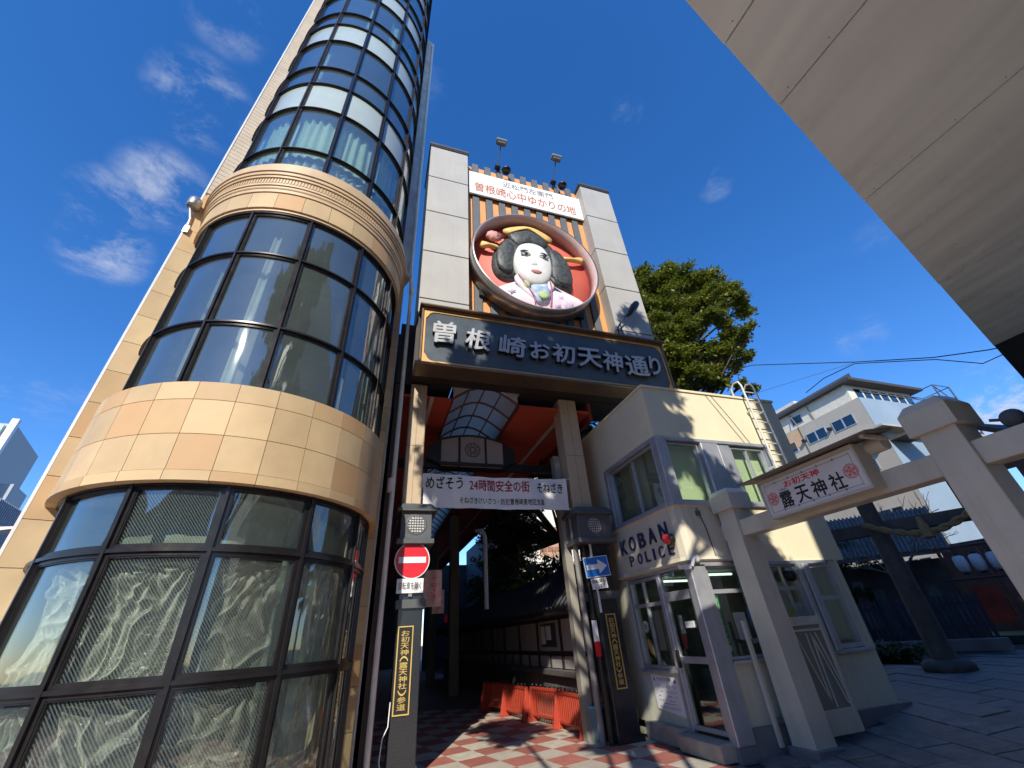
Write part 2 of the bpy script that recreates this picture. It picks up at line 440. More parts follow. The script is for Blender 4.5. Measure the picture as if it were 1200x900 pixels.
# dark stone slabs of the approach on the right
slab_m = M('dark_paving_slab', (.15, .145, .145), .55, var=.5, scale=5, bump=.8, bscale=22, rand=((.17, .155, .14), .3, .8), streak=0, spec=.5)
ap = MB()
for i in range(1, len(xs) - 2):
    a, b = xs[i] , xs[i + 1]
    ap.add([(a, -8, gz(a) - .022), (b, -8, gz(b) - .022), (b, 30, gz(b) - .022), (a, 30, gz(a) - .022)], [(0, 1, 2, 3)])
ap.add([(11, -8, gz(11) - .022), (30, -8, gz(11) - .022), (30, 30, gz(11) - .022), (11, 30, gz(11) - .022)], [(0, 1, 2, 3)])
approach = struct('shrine_approach', ap, M('approach_bedding', (.05, .05, .052), .8, var=.3), fix=False)
L_, Wd = 1.05, .46
ca, sa = math.cos(R(-20)), math.sin(R(-20))
ns = 0
cand = []
for i in range(-30, 40):
    for j in range(-20, 30):
        v = (j + .5 + (.5 if i % 2 else 0)) * L_; u = (i + .5) * Wd
        x = 9 + u * ca - v * sa; y = 3 + u * sa + v * ca
        if x < 5.25 or x > 17 or y > 12 or y < -.5: continue
        if y > 6.2 and x < 8.7: continue
        if x > 12 and y > 8: continue
        cand.append((x * x + y * y, x, y))
cand.sort()
for d, x, y in cand[:290]:
    mb = MB(); vs = []
    hw, hl = Wd / 2 - .011, L_ / 2 - .011 
    for dz in (-.03, 0):
        for (p, q) in ((-hw, -hl), (hw, -hl), (hw, hl), (-hw, hl)):
            X, Y = x + p * ca - q * sa, y + p * sa + q * ca
            vs.append((X, Y, gz(X) + dz))
    k = rnd.uniform(-.009, .006)
    mb.hexa([(a, b, c + k) for a, b, c in vs])
    part('paving_slab', mb, slab_m, approach, fix=False)

# ================================================================== ROUND-FRONTED TOWER BUILDING
D0 = 7.3
TC = Vector((D0 * math.sin(R(-15.5)), D0 * math.cos(R(-15.5)), 0))
wd = Vector((math.sin(R(68)), math.cos(R(68)), 0)); wnrm = Vector((wd.y, -wd.x, 0))   # wall direction, outward normal
tower = thing('tower_building', 'tall sandstone-tiled building with a curved glass bay front, left of the shopping arcade gate', 'building', TC)
RR = .25 * D0; RB = .268 * D0; RC = .262 * D0
ROT = lambda th: R(15.5 - th)
def wallbox(mb, a, b, d0, d1, z0, z1):
    """box in the wall's frame: a..b along the wall from the bay axis, d0..d1 outward"""
    p = [TC + wd * s + wnrm * d for (s, d) in ((a, d0), (b, d0), (b, d1), (a, d1))]
    return mb.hexa([(q.x, q.y, z0) for q in p] + [(q.x, q.y, z1) for q in p])
def arc(mb, r0, r1, t0, t1, z0, z1, seg=None):
    seg = seg or max(2, int(abs(t1 - t0) / 4))
    n = len(mb.v)
    tmp = MB().curved(r0, r1, -t1, -t0, z0, z1, seg)
    a = R(15.5); c, s = math.cos(a), math.sin(a)
    # angle th increases to the left as seen from the street
    k = len(mb.v); mb.v += [(TC.x + x * c - y * s, TC.y + x * s + y * c, z) for x, y, z in tmp.v]
    mb.f += [tuple(i + k for i in f) for f in tmp.f]; mb.sm += tmp.sm
    return mb
TOP = 33.0
# the body: two side strips of front wall plus the block behind
b = MB()
wallbox(b, -2.1, -1.70, -.3, 0, 0, TOP); wallbox(b, 1.70, 2.12, -.3, 0, 0, 9.3)
wallbox(b, -2.1, -1.9, -9, -.3, 0, TOP); wallbox(b, 1.75, 1.9, -9, -.3, 0, TOP)
wallbox(b, -2.1, 1.9, -9.3, -9, 0, TOP)
part('wall', b, stone_sm, tower)
b = MB(); wallbox(b, 1.70, 2.16, -.3, .45, 9.36, 23.8); wallbox(b, 2.12, 2.16, -.3, .02, 0, 23.9)
part('concrete_pier', b, conc, tower, bevel=.01)
b = MB(); wallbox(b, 1.90, 2.10, -9, -.34, 0, 23.6); part('side_wall', b, conc, tower)
# floors behind the glass and the dark back wall of the rooms
b = MB()
for (z0, z1) in ((-.02, .3), (3.32, 4.45), (8.05, 9.3)) : wallbox(b, -1.9, 1.7, -4, 0, z0, z1); arc(b, .05, RR - .06, -84, 96, z0, z1)
z = 11.75
while z < TOP: wallbox(b, -1.9, 1.7, -4, 0, z, z + 1.05); arc(b, .05, RR - .06, -84, 96, z, z + 1.05); z += 3.67
part('floor_slab', b, M('interior_floor', (.30, .31, .29), .8), tower)
b = MB(); wallbox(b, -1.9, 1.7, -4.1, -4, 0, TOP); part('room_back_wall', b, M('interior_wall', (.34, .35, .31), .9, var=.25), tower)
b = MB(); wallbox(b, -.75, -.5, -.6, -.3, 4.45, 8.05); wallbox(b, .95, 1.15, -.3, -.1, 4.45, 8.05); wallbox(b, -1.35, -1.15, -.1, .15, 4.45, 8.05); wallbox(b, .95, 1.1, .2, .32, .3, 3.3)
part('interior_column', b, M('interior_column_paint', (.45, .44, .36), .8), tower)
# front wall tiles on the two flat strips
def flat_tile(nm, w, h, t, mat):
    me = MB().box(-w / 2 + .004, w / 2 - .004, -t, 0, -h / 2 + .004, h / 2 - .004).mesh(nm); me.materials.append(mat); return me
th_ = .52
mt = flat_tile('wall_tile', .40, th_, .03, stone)
wall_rz = math.atan2(wd.y, wd.x)
for k in range(18):
    p = TC + wd * -1.90
    piece('wall_tile', mt, tower, (p.x + wnrm.x * .003, p.y + wnrm.y * .003, (k + .5) * th_), (0, 0, wall_rz))
    p = TC + wd * 1.915
    piece('wall_tile', mt, tower, (p.x + wnrm.x * .003, p.y + wnrm.y * .003, (k + .5) * th_ + .1), (0, 0, wall_rz))
st = MB()      # narrow upper tiles, too small to pick apart
z = 9.45
while z < TOP:
    wallbox(st, -2.1, -1.72, 0, .02, z, z + .125); z += .135
o = part('small_wall_tiles', st, stone_sm, tower, fix=False); o['kind'] = 'stuff'
b = MB(); wallbox(b, -2.13, -2.1, -.3, .03, 0, TOP)
part('corner_trim', b, whitep, tower)

# tile bands round the bay
def ctile(nm, r0, r1, dt, z0, z1, mat, seg=3):
    me = MB().curved(r0, r1, -dt / 2 + .09, dt / 2 - .09, z0 + .004, z1 - .004, seg).mesh(nm); me.materials.append(mat); return me
JT = 13.0
joints = [10.8 + JT * k for k in range(-8, 6)]
def ring(z0, z1, r0, r1, name, mat, off=0.):
    me = ctile(name, r0, r1, JT, z0, z1, mat)
    for t in joints:
        tc_ = t + JT / 2 + off
        if -98 < tc_ - JT / 2 and tc_ + JT / 2 < 90:
            piece(name, me, tower, (TC.x, TC.y, 0), (0, 0, ROT(tc_)))
ring(3.38, 3.81, RB - .05, RB, 'wall_tile', stone)
ring(3.81, 4.26, RB - .05, RB, 'wall_tile', stone)
ring(4.26, 4.51, RB - .05, RB, 'wall_tile', stone)
ring(3.26, 3.38, RB - .12, RB + .012, 'lip_tile', stone)
ring(8.05, 8.46, RC - .06, RC, 'wall_tile', stone)
b = MB(); arc(b, RR - .10, RB - .052, -96, 86, 3.30, 4.50); arc(b, RR - .12, RC - .062, -96, 86, 8.06, 9.3)
part('band_backing', b, grout, tower)
b = MB(); arc(b, RR - .1, RB - .125, -96, 86, 3.24, 3.30); part('band_soffit', b, stone_lip, tower); b = MB(); arc(b, RR - .1, RC - .03, -96, 86, 8.0, 8.05); part('band_soffit', b, stone_lip, tower)
# moulded cornice: stepped rings and a dentil course
for (z0, z1, r1) in ((8.46, 8.54, RC + .02), (8.555, 8.60, RC + .035), (8.62, 8.67, RC + .05), (8.83, 8.88, RC + .06), (8.895, 8.96, RC + .08), (8.98, 9.05, RC + .10), (9.065, 9.22, RC + .07), (9.22, 9.34, RC + .01)):
    b = MB(); arc(b, RR - .05, r1, -96, 86, z0, z1, 60); part('cornice_moulding', b, stone_lip, tower)
b = MB(); arc(b, RR - .05, RC + .03, -96, 86, 8.54, 9.07, 60); part('cornice_core', b, M('cornice_core_stone', (.48, .34, .19), .6), tower)  # core stone a little darker than the mouldings
b = MB()
t = -96
while t < 86: arc(b, RC + .03, RC + .042, t, t + .8, 8.70, 8.81, 1); t += 1.5
o = part('dentil_course', b, stone_lip, tower, fix=False); o['kind'] = 'stuff'

# glazing
def mull_mesh(nm, wdt, z0, z1, mat, deep=.06, rr=RR):
    mb = MB().box(-wdt / 2, wdt / 2, -(rr + .012), -(rr - deep), z0, z1)
    mb.box(-wdt * .17, wdt * .17, -(rr + .045), -(rr + .012), z0, z1)
    mb.box(-wdt * .62, -wdt * .5, -(rr + .004), -(rr - deep), z0, z1); mb.box(wdt * .5, wdt * .62, -(rr + .004), -(rr - deep), z0, z1)
    me = mb.mesh(nm); me.materials.append(mat); return me
def transom(z, h, t0, t1, rr=RR):
    b = MB(); arc(b, rr - .06, rr + .012, t0, t1, z - h / 2, z + h / 2, 60)
    arc(b, rr + .0125, rr + .04, t0, t1, z - h * .17, z + h * .17, 60)
    arc(b, rr - .06, rr + .004, t0, t1, z - h * .62, z - h / 2, 60); arc(b, rr - .06, rr + .004, t0, t1, z + h / 2, z + h * .62, 60)
    part('transom', b, bronze, tower)
low_m = [5 + 28.75 * k for k in range(-3, 4)]      # -81 .. 91
low_rows = [(.3, 1.45), (1.45, 2.58), (2.58, 3.28)]
mid_rows = [(4.51, 5.57), (5.57, 6.98), (6.98, 8.02)]
mm = mull_mesh('mullion', .105, .28, 3.28, bronze)
mm2 = mull_mesh('mullion', .09, 4.5, 8.02, bronze)
for t in low_m[:-1] + [88]:
    if t < 86: piece('mullion', mm, tower, (TC.x, TC.y, 0), (0, 0, ROT(t))); piece('mullion', mm2, tower, (TC.x, TC.y, 0), (0, 0, ROT(t)))
for z, h in ((.28, .1), (1.45, .105), (2.58, .105), (3.25, .07)): transom(z, h, -96, 84)
for z, h in ((4.53, .05), (5.57, .07), (6.98, .07), (7.98, .08)): transom(z, h, -96, 84)
up_m = [6.5 + 27.6 * k for k in range(-3, 3)]
up_rows = []
zc = 9.34
base_rows = [(9.34, 10.04, 'g'), (10.04, 11.69, 'g')]
z = 11.69
while z < TOP - .5:
    base_rows += [(z, z + 1.17, 'w'), (z + 1.17, z + 2.04, 'g'), (z + 2.04, z + 3.67, 'g')]; z += 3.67
up_rows = base_rows
UTOP = base_rows[-1][1]
mmu = mull_mesh('mullion', .085, 9.34, UTOP, bronze)
for t in up_m: piece('mullion', mmu, tower, (TC.x, TC.y, 0), (0, 0, ROT(t)))
for (a, bb, k) in up_rows: transom(a, .055, -96, 84)
transom(UTOP, .1, -96, 84)
def pane(t0, t1, z0, z1, mat, name='window_pane', r=RR - .02):
    me = MB().curved(r - .008, r, -(t1 - t0) / 2, (t1 - t0) / 2, z0, z1, 10, True).mesh(name); me.materials.append(mat)
    return me
spandrel = M('white_spandrel_glass', (.44, .51, .46), .12, var=.05, coat=.6)
def bays(ms):
    out = [(-96, ms[0])] + [(ms[i], ms[i + 1]) for i in range(len(ms) - 1)]
    out.append((ms[-1], 84)); return [x for x in out if x[1] - x[0] > 2]
for rows, ms in ((low_rows, [t for t in low_m if t < 84]), (mid_rows, [t for t in low_m if t < 84])):
    for (z0, z1) in rows:
        cache = {}
        for (a, bb) in bays(ms):
            mat = glass
            if rows is low_rows:
                mat = glass_s if (4 < a < 30 or (-25 < a < 3 and z0 < 2)) else glass_d
            k = (round(bb - a, 2), mat.name)
            if k not in cache: cache[k] = pane(a, bb, z0, z1, mat)
            piece('window_pane', cache[k], tower, (TC.x, TC.y, 0), (0, 0, ROT((a + bb) / 2)))
for (z0, z1, kind) in up_rows:
    cache = {}
    for (a, bb) in bays(up_m):
        k = round(bb - a, 2)
        if k not in cache: cache[k] = pane(a, bb, z0, z1, spandrel if kind == 'w' else glass_u)
        piece('spandrel_panel' if kind == 'w' else 'window_pane', cache[k], tower, (TC.x, TC.y, 0), (0, 0, ROT((a + bb) / 2)))
# curtains behind the first upper storey (and some above)
curt = M('pale_green_curtain', (.78, .86, .68), .9, var=.05)
def curtain(t0, t1, z0, z1, amp=.035, freq=55, r=RR - .2, mat=curt, name='curtain', ragged=0):
    mb = MB(); n = int((t1 - t0) * 4); rows = 8; vs = []
    ph = rnd.uniform(0, 9)
    for j in range(rows + 1):
        for i in range(n + 1):
            t = t0 + (t1 - t0) * i / n
            w = math.sin(R(t) * freq + ph + .8 * math.sin(R(t) * 13 + j * .15)) * amp * (.6 + .4 * j / rows)
            rr = r + w; a = R(15.5) ; x, y = math.sin(R(-t)) * rr, -math.cos(R(-t)) * rr
            zz = z1 - (z1 - z0) * (1 - j / rows) - ragged * (j == 0) * 0
            if ragged and j == rows: zz += ragged * math.sin(t * 1.7)
            vs.append((TC.x + x * math.cos(a) - y * math.sin(a), TC.y + x * math.sin(a) + y * math.cos(a), zz))
    fs = [(j * (n + 1) + i, j * (n + 1) + i + 1, (j + 1) * (n + 1) + i + 1, (j + 1) * (n + 1) + i) for j in range(rows) for i in range(n)]
    mb.add(vs, fs, True); part(name, mb, mat, tower, fix=False)
for (a, bb) in bays(up_m):
    curtain(a + 1, bb - 1, 10.15, 11.66); 
    curtain(a + 1, bb - 1, 9.36, 9.96, ragged=.0)
for (a, bb, z0, z1) in ((-20, -12, 16.5, 18.9), (6.5, 12, 16.5, 18.9), (-48, -40, 16.5, 18.9), (-30, -21, 20.2, 22.5), (34, 44, 13.0, 15.2)): curtain(a, bb, z0, z1, amp=.03)
# vertical blinds and standing strips behind the middle storey and lower right bays
blind = M('pale_blind', (.50, .53, .44), .85, var=.1)
for (a, bb) in ((-35, -28), (-66, -58), (20, 25), (-92, -86)): curtain(a, bb, 4.6, 7.9, amp=.02, freq=90, r=RR - .3, mat=blind, name='blind')
curtain(-50, -25, .35, 3.2, amp=.02, freq=30, r=RR - .42, mat=M('grey_green_sheet', (.22, .26, .22), .6, var=.35, scale=4), name='hanging_sheet')
curtain(-80, -54, .35, 3.2, amp=.02, freq=30, r=RR - .42, mat=MATS['grey_green_sheet'], name='hanging_sheet')
curtain(-25, 60, 2.62, 3.2, amp=.01, freq=30, r=RR - .5, mat=MATS['grey_green_sheet'], name='hanging_sheet')

# crumpled clear plastic sheets taped inside the ground-floor panes
pm = bpy.data.materials.new('crumpled_plastic'); pm.use_nodes = True
nt = pm.node_tree; N = nt.nodes.new; Lk = nt.links.new
pb = nt.nodes['Principled BSDF']; pb.inputs['Base Color'].default_value = (.95, .94, .86, 1); pb.inputs['Roughness'].default_value = .16; pb.inputs['Specular IOR Level'].default_value = .9
gg = N('ShaderNodeNewGeometry'); n1 = N('ShaderNodeTexNoise'); n1.inputs['Scale'].default_value = 9; n1.inputs['Detail'].default_value = 5; n1.inputs['Distortion'].default_value = 1.5
Lk(gg.outputs['Position'], n1.inputs['Vector']); bp = N('ShaderNodeBump'); bp.inputs['Strength'].default_value = .45; bp.inputs['Distance'].default_value = .03
Lk(n1.outputs[0], bp.inputs['Height']); Lk(bp.outputs[0], pb.inputs['Normal'])
trn = N('ShaderNodeBsdfTransparent'); trn.inputs[0].default_value = (.85, .9, .85, 1); mx = N('ShaderNodeMixShader')
lw = N('ShaderNodeLayerWeight'); lw.inputs['Blend'].default_value = .25; Lk(bp.outputs[0], lw.inputs['Normal'])
rpm = N('ShaderNodeMapRange'); rpm.inputs['To Min'].default_value = .12; rpm.inputs['To Max'].default_value = 1.0; rpm.inputs['From Max'].default_value = .75; Lk(lw.outputs['Facing'], rpm.inputs['Value'])
Lk(rpm.outputs[0], mx.inputs[0]); Lk(trn.outputs[0], mx.inputs[1]); Lk(pb.outputs[0], mx.inputs[2]); Lk(mx.outputs[0], nt.nodes['Material Output'].inputs[0])
def plastic(t0, t1, z0, z1, seed, hang):
    n, m = 80, 80; vs = []
    for j in range(m + 1):
        v = j / m
        for i in range(n + 1):
            u = i / n
            q = Vector((u * 3.0 + seed, v * 3.0, seed * 1.7))
            wv = noise.noise_vector(q * .8) * .35
            w = (1 - abs(noise.noise(q * 1.1 + wv * 2))) ** 7 * .060 + (1 - abs(noise.noise(q * 3.1 + wv * 3))) ** 9 * .010
            for (hx, hy, k) in hang:          # folds fanning out from the points it is taped at
                dx, dy = u - hx, (v - hy) * 1.1
                ang = math.atan2(dy, dx); dd = math.hypot(dx, dy) + .05
                w += .060 * math.sin(ang * k * .6 + 4 * noise.noise(q + Vector((hx, hy, 3)))) * math.exp(-dd * 2.2) * min(1, dd * 5)
            sag = .05 * math.sin(PI * v) 
            rr = RR - .17 + w - sag
            t = t0 + (t1 - t0) * u; a = R(15.5)
            x, y = math.sin(R(-t)) * rr, -math.cos(R(-t)) * rr
            zz = z0 + (z1 - z0) * v
            if j == m: zz -= .03 * abs(math.sin(u * 9 + seed))
            vs.append((TC.x + x * math.cos(a) - y * math.sin(a), TC.y + x * math.sin(a) + y * math.cos(a), zz))
    fs = [(j * (n + 1) + i, j * (n + 1) + i + 1, (j + 1) * (n + 1) + i + 1, (j + 1) * (n + 1) + i) for j in range(m) for i in range(n)]
    part('plastic_sheet', MB().add(vs, fs, True), pm, tower, fix=False)
plastic(6, 32.5, 1.5, 2.5, 1.3, [(.05, 1, 22), (.95, 1, 26), (.55, .95, 18)])
plastic(-22.5, 3.5, 1.5, 2.5, 4.7, [(.1, 1, 20), (.5, 1, 24), (.95, 1, 18)])
plastic(35, 60, 1.5, 2.5, 8.1, [(.8, 1, 14)])
plastic(6, 32.5, .35, 1.36, 11.9, [(.0, 1, 20), (1, 1, 24)])
plastic(-22.5, 3.5, .35, 1.36, 15.2, [(.2, 1, 18), (.9, 1, 22)])
plastic(35, 60, .35, 1.36, 19.2, [(.5, 1, 18)])
plastic(-50, -26, .35, 2.5, 23.2, [(.2, 1, 10)])

# pipe down the right-hand side of the tower, and the lights on its left edge
pp = MB().tube([(.235, 7.62, 0), (.235, 7.62, 9.0), (.20, 7.50, 9.3), (.17, 7.38, 9.6), (.165, 7.36, 23.4)], .042, 10)
pp.tube([(.20, 7.62, 4.0), (.20, 7.62, 4.25)], .06, 10); pp.tube([(.235, 7.62, 9.0), (.235, 7.62, 9.2)], .06, 10)
pipe = single('drainpipe', pp, M('cream_plastic_pipe', (.74, .72, .66), .5, streak=.3), 'thin cream drainpipe running up between the tower and the arcade gate', 'pipe')
fl = thing('floodlight', 'round steel floodlight on a bracket at the left edge of the tower cornice', 'light', (-3.86, 6.17, 8.1))
steel = M('brushed_steel', (.45, .43, .40), .35, metal=.8, var=.15)
b = MB().lathe([(0, .0), (.09, 0), (.11, .02), (.11, .20), (.09, .23), (0, .23)], (-3.90, 6.12, 8.80), 'z', 20); part('lamp_housing', b, steel, fl)
b = MB().tube([(-3.93, 6.12, 8.8), (-3.88, 6.2, 8.55), (-3.86, 6.22, 8.2)], .03, 8).box(-3.90, -3.82, 6.18, 6.26, 8.2, 8.36)
part('bracket', b, steel, fl)
# ================================================================== ARCADE GATE
gate = thing('arcade_gate', 'tall shopping arcade gate with grey clad pilasters and vertical orange and grey slats', 'gate', (2.5, 8.0, 0))
clad = M('light_grey_cladding', (.40, .39, .355), .55, var=.06, scale=1.2, streak=.12)
clad_d = M('cladding_joint', (.12, .12, .12), .7)
capm = M('dark_cap_metal', (.08, .085, .09), .45, metal=.3)
tan = M('tan_pillar_tile', (.48, .37, .24), .5, var=.06, scale=5, bump=.05)
# pilasters: core, individually built cladding panels, cap
PB, PT = 8.35, 16.0
hh = (PT - PB) / 4.35
for (x0, x1) in ((.44, 1.70), (6.02, 7.25)):
    b = MB().box(x0 + .02, x1 - .02, 7.62, 9.2, 7.8, PT); part('pilaster_core', b, clad_d, gate)
    b = MB().box(x0 - .04, x1 + .04, 7.55, 9.25, PT, PT + .12).box(x0 - .02, x1 + .02, 7.57, 9.23, PT - .05, PT); part('pilaster_cap', b, capm, gate, bevel=.01)
    zz = PT - .06
    k = 0
    while zz > PB:
        z0 = max(PB, zz - hh)
        b = MB().box(x0, x1, 7.60, 7.63, z0 + .018, zz - .018); part('cladding_panel', b, clad, gate, bevel=.006)
        for (xa, xb) in ((x0 - .0, x0 + .03), (x1 - .03, x1)):
            b = MB().box(xa, xb, 7.632, 8.38, z0 + .018, zz - .018).box(xa, xb, 8.40, 9.2, z0 + .018, zz - .018); part('cladding_panel', b, clad, gate)
        zz -= hh; k += 1
# back board with slats
b = MB().box(1.70, 6.02, 8.06, 8.5, 7.9, 16.02); part('back_board', b, M('grey_board', (.13, .14, .15), .6), gate)
orange = M('orange_slat', (.68, .31, .10), .55, var=.06, scale=3)
gslat = M('grey_slat', (.11, .12, .125), .55, var=.08, scale=3)
x = 1.70; k = 0
sw = (6.02 - 1.70) / 19.0
for k in range(19):
    x0 = 1.70 + k * sw
    if k % 2 == 0: b = MB().box(x0 + .005, x0 + sw - .005, 8.0, 8.055, 8.1, 16.02); part('slat', b, orange, gate)
    else: b = MB().box(x0 + .002, x0 + sw - .002, 7.93, 8.055, 8.1, 16.14); part('slat', b, gslat, gate, bevel=.005)
b = MB()
for z in (8.9, 10.5, 12.1, 13.7): b.box(1.72, 6.0, 7.995, 8.0, z, z + .01)
# lower box behind the name board and its soffit
b = MB().box(.42, 7.05, 7.5, 8.04, 6.66, 8.35).box(.1, 1.36, 8.04, 9.0, 6.62, 8.35).box(3.04, 7.05, 8.04, 9.0, 6.62, 8.35); part('beam_casing', b, M('dark_brown_casing', (.03, .023, .02), .6, var=.2), gate)

# left and right granite posts with lantern heads and tan pillars above
def post(x0, x1, y0, y1, parent):
    b = MB().box(x0, x1, y0, y1, 0, 3.2); part('granite_post', b, granite, parent, bevel=.012)
    b = MB().box(x0 - .05, x1 + .05, y0 - .05, y1 + .05, 2.12, 2.26); part('collar', b, greymet, parent, bevel=.01)
    b = MB().box(x0 - .04, x1 + .04, y0 - .04, y1 + .04, .0, .09); part('plinth', b, granite, parent)
post(.51, .92, 7.9, 8.3, gate); post(4.22, 4.66, 7.9, 8.36, gate)
b = MB().box(.44, .80, 7.98, 8.36, 3.80, 6.6); part('tan_pillar', b, tan, gate, bevel=.015)
b = MB().box(4.04, 4.50, 7.98, 8.40, 3.80, 6.6); part('tan_pillar', b, tan, gate, bevel=.015)
for z in (5.1,):
    b = MB().box(.437, .803, 7.977, 8.0, z, z + .008).box(4.037, 4.503, 7.977, 8.0, z, z + .008).box(.615, .621, 7.9775, 8.0, 3.9, 6.6).box(4.26, 4.266, 7.9775, 8.0, 3.9, 6.6)
o = part('pillar_joint', b, grout, gate); o['kind'] = 'stuff'
def lantern(x0, x1, y0, y1, lab):
    cx, cy = (x0 + x1) / 2, (y0 + y1) / 2
    t = thing('post_lantern', lab, 'lantern', (cx, cy, 3.15), group=None)
    b = MB().box(x0 + .08, x1 - .08, y0 + .08, y1 - .08, 3.22, 3.74); part('lantern_body', b, greymet, t, bevel=.01)
    b = MB()
    for (a, bb) in ((x0, x1),): b.hexa([(a, y0, 3.74), (bb, y0, 3.74), (bb, y1, 3.74), (a, y1, 3.74), (a + .10, y0 + .10, 3.86), (bb - .10, y0 + .10, 3.86), (bb - .10, y1 - .10, 3.86), (a + .10, y1 - .10, 3.86)])
    b.box(x0, x1, y0, y1, 3.70, 3.74)
    part('lantern_roof', b, greymet, t, bevel=.008)
    b = MB().box(x0 + .03, x1 - .03, y0 + .03, y1 - .03, 3.13, 3.22); part('lantern_base', b, greymet, t, bevel=.008)
    # raised square frame with round latticed opening
    yy = y0 + .08; zc = 3.47; r = .155
    b = MB().lathe([(r, 0), (r + .02, -.012), (r + .035, 0)], (cx, yy - .002, zc), 'y', 28); part('opening_rim', b, greymet, t)
    b = MB().lathe([(0, -.004), (r, -.004)], (cx, yy, zc), 'y', 28, False); part('lamp_glass', b, M('frosted_lamp_glass', (.62, .62, .60), .5), t, fix=False)
    b = MB()
    for k in range(-3, 4):
        d = k * .046; w = math.sqrt(max(0, r * r - d * d))
        b.box(cx + d - .006, cx + d + .006, yy - .016, yy - .006, zc - w, zc + w); b.box(cx - w, cx + w, yy - .0155, yy - .0065, zc + d - .006, zc + d + .006)
    o = part('lattice', b, greymet, t); return t
lantern(.36, 1.08, 7.72, 8.42, 'grey lantern head with a round lattice on the left gate post, above the round sign')
lantern(3.88, 4.80, 7.66, 8.52, 'dark lantern head with a round lattice on the right gate post beside the police box')

# engraved gold plaques
gold = M('gold_lettering', (.72, .52, .16), .4, metal=.5, var=.1)
plq = M('plaque_black', (.015, .014, .012), .4)
def plaque(P, ru, w, h, lab):
    P = Vector(P); ru = Vector(ru); nn = ru.cross(Vector(ZU))
    t = thing('plaque', lab, 'plaque', P, group='gold lettered plaques on the gate posts')
    def bx(u0, u1, v0, v1, d0, d1, mb):
        c = [P + ru * u + nn * d for (u, d) in ((u0, d0), (u1, d0), (u1, d1), (u0, d1))]
        mb.hexa([(q.x, q.y, P.z + v0) for q in c] + [(q.x, q.y, P.z + v1) for q in c]); return mb
    part('plaque_board', bx(-w / 2, w / 2, -h / 2, h / 2, 0, .012, MB()), plq, t)
    f = MB(); e = .017
    for a in ((-w / 2, w / 2, h / 2 - e, h / 2), (-w / 2, w / 2, -h / 2, -h / 2 + e), (-w / 2, -w / 2 + e, -h / 2 + e, h / 2 - e), (w / 2 - e, w / 2, -h / 2 + e, h / 2 - e)): bx(*a, .0, .02, f)
    part('plaque_border', f, gold, t)
    part('lettering', text_mb('お初天神︵露天神社︶参道', w * .52, h * .9, .006, P + nn * .012, ru, ZU, vertical=True, bold=.012), gold, t, fix=False)
plaque((.66, 7.899, 1.30), XR, .245, 1.15, 'black plaque with gold lettering on the front of the left gate post')
plaque((4.435, 7.899, 1.30), XR, .205, 1.15, 'black plaque with gold lettering on the right gate post, by the police box')

# no entry sign
sred = M('sign_red', (.62, .012, .025), .35, var=.03); swhite = M('sign_white', (.78, .78, .78), .4, var=.03); sblue = M('sign_blue', (.015, .16, .55), .35, var=.03)
ink = M('black_ink', (.012, .012, .014), .5); navy = M('navy_lettering', (.02, .03, .09), .5)
t = thing('no_entry_sign', 'round red no entry sign with a white bar on the left gate post', 'road sign', (.69, 7.84, 2.87))
b = MB().lathe([(0, 0), (.30, 0), (.305, .006), (.30, .012), (0, .012)], (.69, 7.835, 2.87), 'y', 48, False); part('rim', b, swhite, t)
b = MB().lathe([(0, -.003), (.285, -.003), (.285, .004), (0, .004)], (.69, 7.834, 2.87), 'y', 48, False); part('disc', b, sred, t)
b = MB().box(.69 - .235, .69 + .235, 7.822, 7.832, 2.82, 2.92); part('bar', b, swhite, t)
b = MB().box(.66, .72, 7.848, 7.90, 2.3, 3.05); part('bracket', b, steel, t)
t = thing('bicycle_exception_plate', 'small white plate under the no entry sign exempting bicycles', 'road sign', (.68, 7.83, 2.46))
b = MB().box(.455, .905, 7.835, 7.848, 2.35, 2.575); part('plate', b, swhite, t, bevel=.004)
part('lettering', text_mb('自転車を除く', .38, .12, .003, (.68, 7.835, 2.463), XR, ZU, bold=.01), ink, t, fix=False)

# one way sign on its own pole, in front of the right post
t = thing('one_way_sign', 'blue one way sign with white arrow on a white pole by the right gate post', 'road sign', (4.24, 7.83, 0))
b = MB().tube([(4.24, 7.86, 1.9), (4.22, 7.86, 3.12)], .024, 10); part('pole', b, whitep, t)
ru = Vector((math.cos(R(-6)), 0, -math.sin(R(-6)))); uu = Vector((math.sin(R(-6)), 0, math.cos(R(-6))))
ru = Vector((math.cos(R(5)), 0, math.sin(R(5)))); uu = Vector((-math.sin(R(5)), 0, math.cos(R(5))))
def plate(P, w, h, d0, d1, mb=None):
    mb = mb or MB(); P = Vector(P); nn = Vector(MY)
    c = [(-w / 2, -h / 2), (w / 2, -h / 2), (w / 2, h / 2), (-w / 2, h / 2)]
    return mb.hexa([P + ru * a + uu * bb + nn * d0 for a, bb in c] + [P + ru * a + uu * bb + nn * d1 for a, bb in c])
P = Vector((4.265, 7.80, 2.69))
part('plate', plate(P, .54, .37, 0, .01), swhite, t); part('blue_face', plate(P, .515, .345, .011, .013), sblue, t)
ar = [(-.23, -.045), (.03, -.045), (.03, -.13), (.23, 0), (.03, .13), (.03, .045), (-.23, .045)]
part('arrow', MB().add([P + ru * a + uu * bb + Vector(MY) * .017 for a, bb in ar], [tuple(range(7))]), swhite, t, fix=False)
P2 = Vector((4.265, 7.80, 2.39)); part('lower_plate', plate(P2, .34, .19, 0, .01), swhite, t)
part('lettering', text_mb('自転車も', .29, .065, .002, P2 + uu * .042 + Vector(MY) * .011, ru, uu, bold=.012), ink, t, fix=False)
